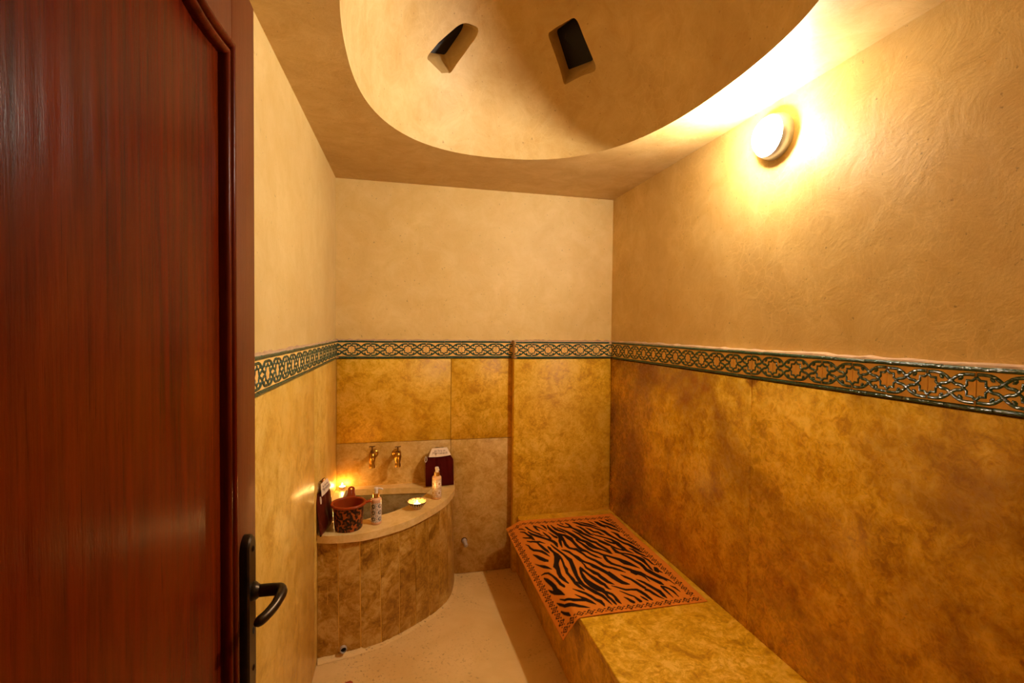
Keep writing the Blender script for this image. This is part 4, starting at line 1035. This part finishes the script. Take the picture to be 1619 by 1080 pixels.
# ------------------------------------------------------------------ pump bottles
def moor_print(u, v, cells, dark, light, ink2):
    """u round the bottle in cells, v up the label in cells -> RGB: rosette medallions in a lattice"""
    fu, fv = (u % 1) - 0.5, (v % 1) - 0.5
    r = np.hypot(fu, fv); a = np.arctan2(fv, fu)
    out = np.tile(np.array(light), (len(u), 1))
    star = 0.40 + 0.045 * np.cos(8 * a)
    d = np.zeros(len(u), bool)
    d |= (r > 0.17) & (r < 0.29)
    d |= (r > star) & (r < star + 0.045)
    d |= (r > 0.55)
    d |= (r > 0.30) & (r < 0.40) & (np.cos(8 * a) < -0.75)
    d &= ~((r > 0.60) & (np.cos(8 * a) > 0.2))
    out[d] = dark
    out[r < 0.10] = ink2
    return out
def make_bottle(name, style):
    b = empty(name)
    R, H = 0.0262, 0.128
    prof = [(0.0, 0.0), (0.022, 0.0), (0.0255, 0.003), (R, 0.008)] + [(R, 0.008 + (H - 0.020) * k / 90) for k in range(1, 91)] + [(0.0255, H - 0.006), (0.022, H - 0.001), (0.015, H + 0.001), (0.0, H + 0.001)]
    n = 96
    body = lathe('bottle_body', prof, M['bottle_a'], b, n, sharp=60)
    co = np.zeros(len(body.data.vertices) * 3, np.float32); body.data.vertices.foreach_get('co', co); co = co.reshape(-1, 3)
    ang = np.arctan2(co[:, 1], co[:, 0]); z = co[:, 2]
    if style == 'dark':
        base = np.array((0.72, 0.40, 0.22)); rgb = np.tile(base, (len(z), 1))
        z0, z1 = 0.013, 0.107
        u = (ang + math.pi) / (2 * math.pi) * 5.0 + 0.45; v = (z - z0) / (z1 - z0) * 3.0
        pr = moor_print(u, v, 3, (0.020, 0.016, 0.018), (0.80, 0.72, 0.62), (0.30, 0.20, 0.11))
        m = (z > z0) & (z < z1) & (np.abs((u % 1.0) - 0.5) < 0.47)
        seam = np.abs(((u + 0.0) % 5) - 3.55) < 0.05
        rgb[m] = pr[m]; rgb[m & seam] = (0.55, 0.20, 0.06)
    else:
        base = np.array((0.76, 0.44, 0.20)); rgb = np.tile(base, (len(z), 1))
        z0, z1 = 0.011, 0.113
        u = (ang + math.pi) / (2 * math.pi) * 4.2 + 0.25; v = (z - z0) / (z1 - z0) * 2.0
        pr = moor_print(u, v, 2, (0.80, 0.70, 0.56), (0.62, 0.40, 0.20), (0.44, 0.26, 0.11))
        lat = (np.cos(2 * math.pi * u * 4) * np.cos(2 * math.pi * v * 4) > 0.35)
        r = np.hypot((u % 1) - .5, (v % 1) - .5)
        pr[lat & (r > .45)] = (0.36, 0.22, 0.11)
        m = (z > z0) & (z < z1)
        rgb[m] = pr[m]
    paint(body.data, rgb)
    lathe('collar', [(0.0, H), (0.0152, H), (0.0152, H + 0.021), (0.0135, H + 0.0225), (0.0, H + 0.0225)], M['gold'], b, 32)
    white = M['white'] if style == 'dark' else M['white']
    lathe('pump_head', [(0.0, H + 0.021), (0.0085, H + 0.021), (0.0085, H + 0.036), (0.0105, H + 0.038), (0.0108, H + 0.047), (0.0090, H + 0.0500), (0.0, H + 0.0505)], white, b, 24)
    tube('nozzle', catmull([(0.006, 0, H + 0.0445), (0.018, 0, H + 0.0455), (0.027, 0, H + 0.0435), (0.0335, 0, H + 0.0395)], 4), [0.0050] * 5 + [0.0044] * 5 + [0.0036] * 3, white, b, 12)
    return b
b1 = make_bottle('pump_bottle', 'dark')
b1.location = (-0.1165, 2.448, ZR); b1.rotation_euler = (0, 0, math.radians(-12))
tag(b1, 'pump bottle with black and white medallion label beside the leopard pail', 'bottle')
b2 = make_bottle('pump_bottle', 'pale')
b2.location = (0.200, 2.745, ZR); b2.rotation_euler = (0, 0, math.radians(-75))
tag(b2, 'pale gold pump bottle with white medallions in front of the upright maroon bag', 'bottle')

# ------------------------------------------------------------------ leopard pail
def make_pail():
    p = tag(empty('pail', (-0.243, 2.418, ZR), math.radians(0)), 'small orange scoop pail with leopard spots on the basin rim', 'pail')
    R0, R1, H = 0.064, 0.0715, 0.118
    prof = [(0.0, 0.0), (R0 - .004, 0.0), (R0, 0.004)] + [(R0 + (R1 - R0) * k / 70, 0.004 + (H - 0.004) * k / 70) for k in range(1, 71)] + \
           [(R1 - 0.0028, H)] + [(R1 - 0.0028 + (R0 - R1) * k / 8, H - (H - 0.006) * k / 8) for k in range(1, 9)] + [(0.0, 0.006)]
    body = lathe('pail_body', prof, M['leopard'], p, 180, sharp=60)
    co = np.zeros(len(body.data.vertices) * 3, np.float32); body.data.vertices.foreach_get('co', co); co = co.reshape(-1, 3)
    ang = np.arctan2(co[:, 1], co[:, 0]); z = co[:, 2]; rad = np.hypot(co[:, 0], co[:, 1])
    ink = np.zeros(len(z)); r = random.Random(11)
    spots = []
    for row in range(4):
        for k in range(11):
            spots.append(((k + 0.5 * (row % 2) + r.uniform(-.10, .10)) / 11 * 2 * math.pi - math.pi, 0.010 + 0.034 * row + r.uniform(-.003, .003), r.uniform(0.0165, 0.0185), r.uniform(0, 6.28)))
    for a0, z0, sr, ph in spots:
        da = (ang - a0 + math.pi) % (2 * math.pi) - math.pi
        du = da * R1; dv = z - z0
        d = np.hypot(du * 1.02, dv * 0.92); th = np.arctan2(dv, du)
        edge = sr * (1 + 0.16 * np.sin(3 * th + ph) + 0.08 * np.sin(7 * th + 2 * ph))
        innr = edge * (0.40 + 0.10 * np.sin(2 * th + ph * 1.7))
        gap = (np.cos(th + ph) > 0.93) & (d > edge * .25)
        blob = (d < edge) & (d > innr) & ~gap
        ink = np.maximum(ink, blob * 1.0)
        core = (d <= innr) & (z > 0)
        ink = np.where(core, np.maximum(ink, 0.6), ink)
    outside = (rad > R0 + (R1 - R0) * np.clip((z - .004) / (H - .004), 0, 1) - 0.0012) & (z > 0.003) & (z < H - .002)
    ink *= outside
    paint(body.data, ink)
    # rolled rim
    path = [(0.0775 * math.cos(2 * math.pi * k / 56), 0.0775 * math.sin(2 * math.pi * k / 56), H + 0.002) for k in range(56)]
    V, F = [], []
    sec = [(-0.0085, -0.007), (0.0, -0.008), (0.005, -0.004), (0.006, 0.001), (0.003, 0.005), (-0.003, 0.0055), (-0.009, 0.003)]
    for k in range(56):
        a = 2 * math.pi * k / 56
        for dr, dz in sec: V.append(((0.0775 + dr) * math.cos(a), (0.0775 + dr) * math.sin(a), H + 0.002 + dz))
    m = len(sec)
    for k in range(56):
        for j in range(m): F.append((k * m + j, ((k + 1) % 56) * m + j, ((k + 1) % 56) * m + (j + 1) % m, k * m + (j + 1) % m))
    obj('rim', V, F, M['orange_plastic'], p, True)
    # inner coat
    lathe('lining', [(R1 - .0035, H + .002), (R0 - .0042, 0.0075), (0.0, 0.0072)], M['orange_plastic'], p, 48, cap=False)
    # upright tab handle at the back with a hole, and forked lip on the right
    tab = [(-0.026, 0.0), (-0.021, 0.012), (-0.0165, 0.026), (-0.0160, 0.046), (-0.011, 0.0535), (0.0, 0.056), (0.011, 0.0535), (0.0165, 0.045), (0.0165, 0.026), (0.021, 0.012), (0.026, 0.0)]
    hole = [(0.0042 * math.cos(a), 0.044 + 0.0042 * math.sin(a)) for a in [2 * math.pi * q / 14 for q in range(14)]]
    hd = plate('handle', tab, -0.003, 0.003, M['orange_plastic'], p, hole, 0.0012, to3=lambda a, b, h: (a, 0.0 + h + b * 0.55, b * 0.86))
    hd.location = (0.004, 0.076, H)
    ridge = tube('rib', [(0, 0.004, 0.0), (0, 0.012, 0.020), (0, 0.020, 0.034)], [0.004, 0.0042, 0.002], M['orange_plastic'], hd, 10)
    sp = tag(empty_part(p, 'pouring_lip'))
    return p
def empty_part(p, name):
    V = []
    o = tube(name, catmull([(0.074, -0.004, 0.119), (0.086, -0.006, 0.121), (0.097, -0.010, 0.124), (0.108, -0.016, 0.1245)], 4), [0.0085, 0.0085, .008, .0078, .0072, .0068, .006, .0058, .0054, .005, .0046, .0042, .003], M['orange_plastic'], p, 10, flat=0.7)
    tube('prong', catmull([(0.084, 0.004, 0.121), (0.094, 0.008, 0.1245), (0.105, 0.009, 0.127)], 4), [0.0065, .006, .0056, .005, .0046, .0042, .004, .0035, .0025], M['orange_plastic'], o, 10, flat=0.7)
    return o
make_pail()

# ------------------------------------------------------------------ candle bowl and tealights
def make_bowl():
    b = tag(empty('bowl', (0.086, 2.607, ZR)), 'small painted ceramic bowl holding a lit candle in the middle of the rim', 'bowl')
    out = [(0.0, 0.0), (0.020, 0.0), (0.0215, 0.004), (0.024, 0.006)]
    for k in range(1, 13):
        t = k / 12; out.append((0.024 + 0.0275 * t ** 0.75, 0.006 + 0.034 * t))
    inn = [(r - 0.0030, h + 0.0022 - 0.0022 * (i == 15)) for i, (r, h) in enumerate(out)][::-1][:-4]
    prof = out + [(0.0505, 0.0412)] + inn + [(0.0, 0.0085)]
    o = lathe('bowl_body', prof, M['bowl'], b, 96, sharp=60)
    co = np.zeros(len(o.data.vertices) * 3, np.float32); o.data.vertices.foreach_get('co', co); co = co.reshape(-1, 3)
    ang = np.arctan2(co[:, 1], co[:, 0]); z = co[:, 2]; r = np.hypot(co[:, 0], co[:, 1])
    outer_r = 0.024 + 0.0275 * np.clip((z - .006) / .034, 0, 1) ** .75
    inside = (r < outer_r - 0.0012) & (z > 0.007)
    rgb = np.tile(np.array((0.62, 0.48, 0.34)), (len(z), 1))
    zig = (np.abs(((ang / (2 * math.pi) * 22) % 1) - 0.5) * 2 < np.clip((z - 0.008) / 0.030, 0.12, 0.9) * 0.8)
    rgb[~inside & zig] = (0.05, 0.028, 0.020)
    rgb[~inside & (z > 0.037)] = (0.05, 0.025, 0.018)
    pat = (np.cos(ang * 11) * np.cos(z * 500) > 0.35) & inside
    rgb[inside] = (0.34, 0.22, 0.12)
    rgb[pat] = (0.10, 0.035, 0.012)
    paint(o.data, rgb)
    return b
make_bowl()
def make_tealight(name):
    t = empty(name)
    lathe('cup', [(0.0, 0.0), (0.0185, 0.0), (0.0195, 0.002), (0.0200, 0.0165), (0.0192, 0.0165), (0.0188, 0.003), (0.0, 0.003)], M['tin'], t, 28)
    lathe('wax', [(0.0185, 0.004), (0.0187, 0.0128), (0.0175, 0.0135), (0.006, 0.0120), (0.0, 0.0118)], M['wax'], t, 28)
    w = tube('wick', [(0, 0, 0.011), (0.0004, 0, 0.015), (0.0010, 0, 0.0185)], 0.0007, M['hole'], t, 6)
    fl = lathe('flame', [(0.0, 0.0155), (0.0022, 0.0170), (0.0036, 0.0205), (0.0034, 0.0245), (0.0022, 0.0300), (0.0009, 0.0350), (0.0, 0.0375)], M['flame'], t, 14)
    return t
t1 = make_tealight('tealight'); t1.location = (-0.338, 3.012, ZR)
tag(t1, 'lit tealight in the far back left corner of the basin rim', 'candle', 'lit tealights')
t3 = copy_tree(t1); t3.location = (-0.351, 2.690, ZR)
tag(t3, 'lit tealight on the left ledge, half hidden behind the leopard pail', 'candle', 'lit tealights')
t2 = copy_tree(t1); t2.location = (0.086, 2.607, ZR + 0.0086)
tag(t2, 'lit tealight burning inside the small painted bowl', 'candle', 'lit tealights')

# ------------------------------------------------------------------ clear bags with folded cloth and paper header
def make_bag(cloth, text):
    """front towards -y, standing on z = 0, about 0.18 wide and 0.235 tall"""
    b = empty('plastic_bag')
    r = random.Random(5)
    def cushion(name, outline, y0, thick, mat, nx=22, nz=22, amp=0.003, parent=b):
        """soft slab: outline(t)->half width at height fraction"""
        V, F = [], []
        for s in (-1, 1):
            for j in range(nz + 1):
                v = j / nz
                for i in range(nx + 1):
                    u = i / nx * 2 - 1
                    hw, z = outline(v)
                    e = (1 - abs(u) ** 4) * (1 - abs(2 * v - 1) ** 6)
                    fold = amp * (math.sin(9 * u + 2.2 * math.sin(3 * v)) + 0.6 * math.sin(17 * u + 5 * v)) * e
                    V.append((hw * u, y0 + s * (thick / 2) * (0.15 + 0.85 * e) + (fold if s < 0 else 0), z))
        w = nx + 1; n = w * (nz + 1)
        for j in range(nz):
            for i in range(nx):
                a = j * w + i
                F.append((a, a + 1, a + w + 1, a + w)); F.append((n + a + 1, n + a, n + a + w, n + a + w + 1))
        for j in range(nz):
            for i in (0, nx):
                a = j * w + i; F.append((a, a + w, n + a + w, n + a) if i == 0 else (a + w, a, n + a, n + a + w))
        for i in range(nx):
            F.append((i + 1, i, n + i, n + i + 1)); a = nz * w + i; F.append((a, a + 1, n + a + 1, n + a))
        return obj(name, V, F, mat, parent, True, 60)
    def cloth_out(v):
        z = 0.004 + v * 0.186
        return (0.085 if v < 0.82 else 0.085 - (v - 0.82) / 0.18 * 0.022), z
    cushion('cloth', cloth_out, 0.0, 0.026, cloth, amp=0.0035)
    def film_out(v):
        z = 0.001 + v * 0.233
        hw = 0.0905 if z < 0.160 else 0.0905 - (z - 0.160) / 0.074 * 0.045
        return hw, z
    f = cushion('film', film_out, 0.0, 0.036, M['film'], 20, 20, 0.003)
    head = [(-0.068, 0.178)] + [(-0.068 + 0.136 * k / 12, 0.178 - 0.0035 * math.sin(math.pi * k / 12) + 0.006 * k / 12) for k in range(1, 12)] + [(0.068, 0.186), (0.046, 0.231), (-0.046, 0.229)]
    hd = plate('header_card', head, -0.0008, 0.0008, M['paper'], b, to3=lambda a, c, h: (a, -0.0205 + h + (c - 0.178) * 0.12, c))
    tube('ribbon_loop', [(-0.086 + 0.0105 * math.sin(2 * math.pi * k / 16) * (0.6 + .4 * math.cos(math.pi * k / 16)), -0.0195, 0.166 + 0.016 * math.cos(2 * math.pi * k / 16)) for k in range(17)], 0.0016, M['white'], b, 8)
    if text:
        for body, x, z, size in text:
            cu = bpy.data.curves.new('lettering', 'FONT'); cu.body = body; cu.size = size; cu.align_x = 'CENTER'; cu.shear = 0.25; cu.extrude = 0.0001
            to = bpy.data.objects.new('lettering', cu); COL.objects.link(to)
            dg = bpy.context.evaluated_depsgraph_get(); dg.update()
            me = bpy.data.meshes.new_from_object(to.evaluated_get(dg))
            bpy.data.objects.remove(to); bpy.data.curves.remove(cu)
            for v in me.vertices:
                px, pz = v.co.x + x, v.co.y + z
                v.co = (px, -0.0216 + (pz - 0.178) * 0.12 - v.co.z, pz)
            me.materials.clear()
            wrap('lettering', me, M['ink'], hd)
    return b
TXT = [('les Sens de', 0.0, 0.2085, 0.0155), ('Marrakech', 0.0, 0.1925, 0.0215)]
bag = make_bag(M['maroon'], TXT)
bag.location = (0.233, 2.948, ZR); bag.rotation_euler = (math.radians(-11), 0, math.radians(2))
tag(bag, 'upright clear bag of maroon cloth with white header under the right brass tap side', 'bag', 'bags of folded cloth')
bag['label'] = 'clear bag of maroon cloth with white header card facing out at the basin right end'
bag2 = make_bag(M['brown_cloth'], TXT)
bag2.location = (-0.341, 2.424, ZR); bag2.rotation_euler = (math.radians(-7), 0, math.radians(80))
tag(bag2, 'clear bag of brown-red cloth seen edge-on, leaning against the left wall', 'bag', 'bags of folded cloth')

# ------------------------------------------------------------------ scrap on the floor
def make_scrap():
    V, F = [], []
    r = random.Random(2); n = 10
    for s in (0, 1):
        for k in range(n):
            a = 2 * math.pi * k / n; rr = 0.010 + 0.004 * r.random()
            V.append((rr * 1.3 * math.cos(a), rr * math.sin(a), 0.0015 + 0.0035 * abs(math.sin(a * 1.5)) + s * 0.0015))
    F = [tuple(range(n))[::-1], tuple(range(n, 2 * n))] + [(k, (k + 1) % n, n + (k + 1) % n, n + k) for k in range(n)]
    o = obj('scrap', V, F, M['scrap'])
    o.location = (-0.217, 2.186, 0.001)
    return tag(o, 'tiny rust-red scrap lying on the floor before the basin', 'scrap')
make_scrap()
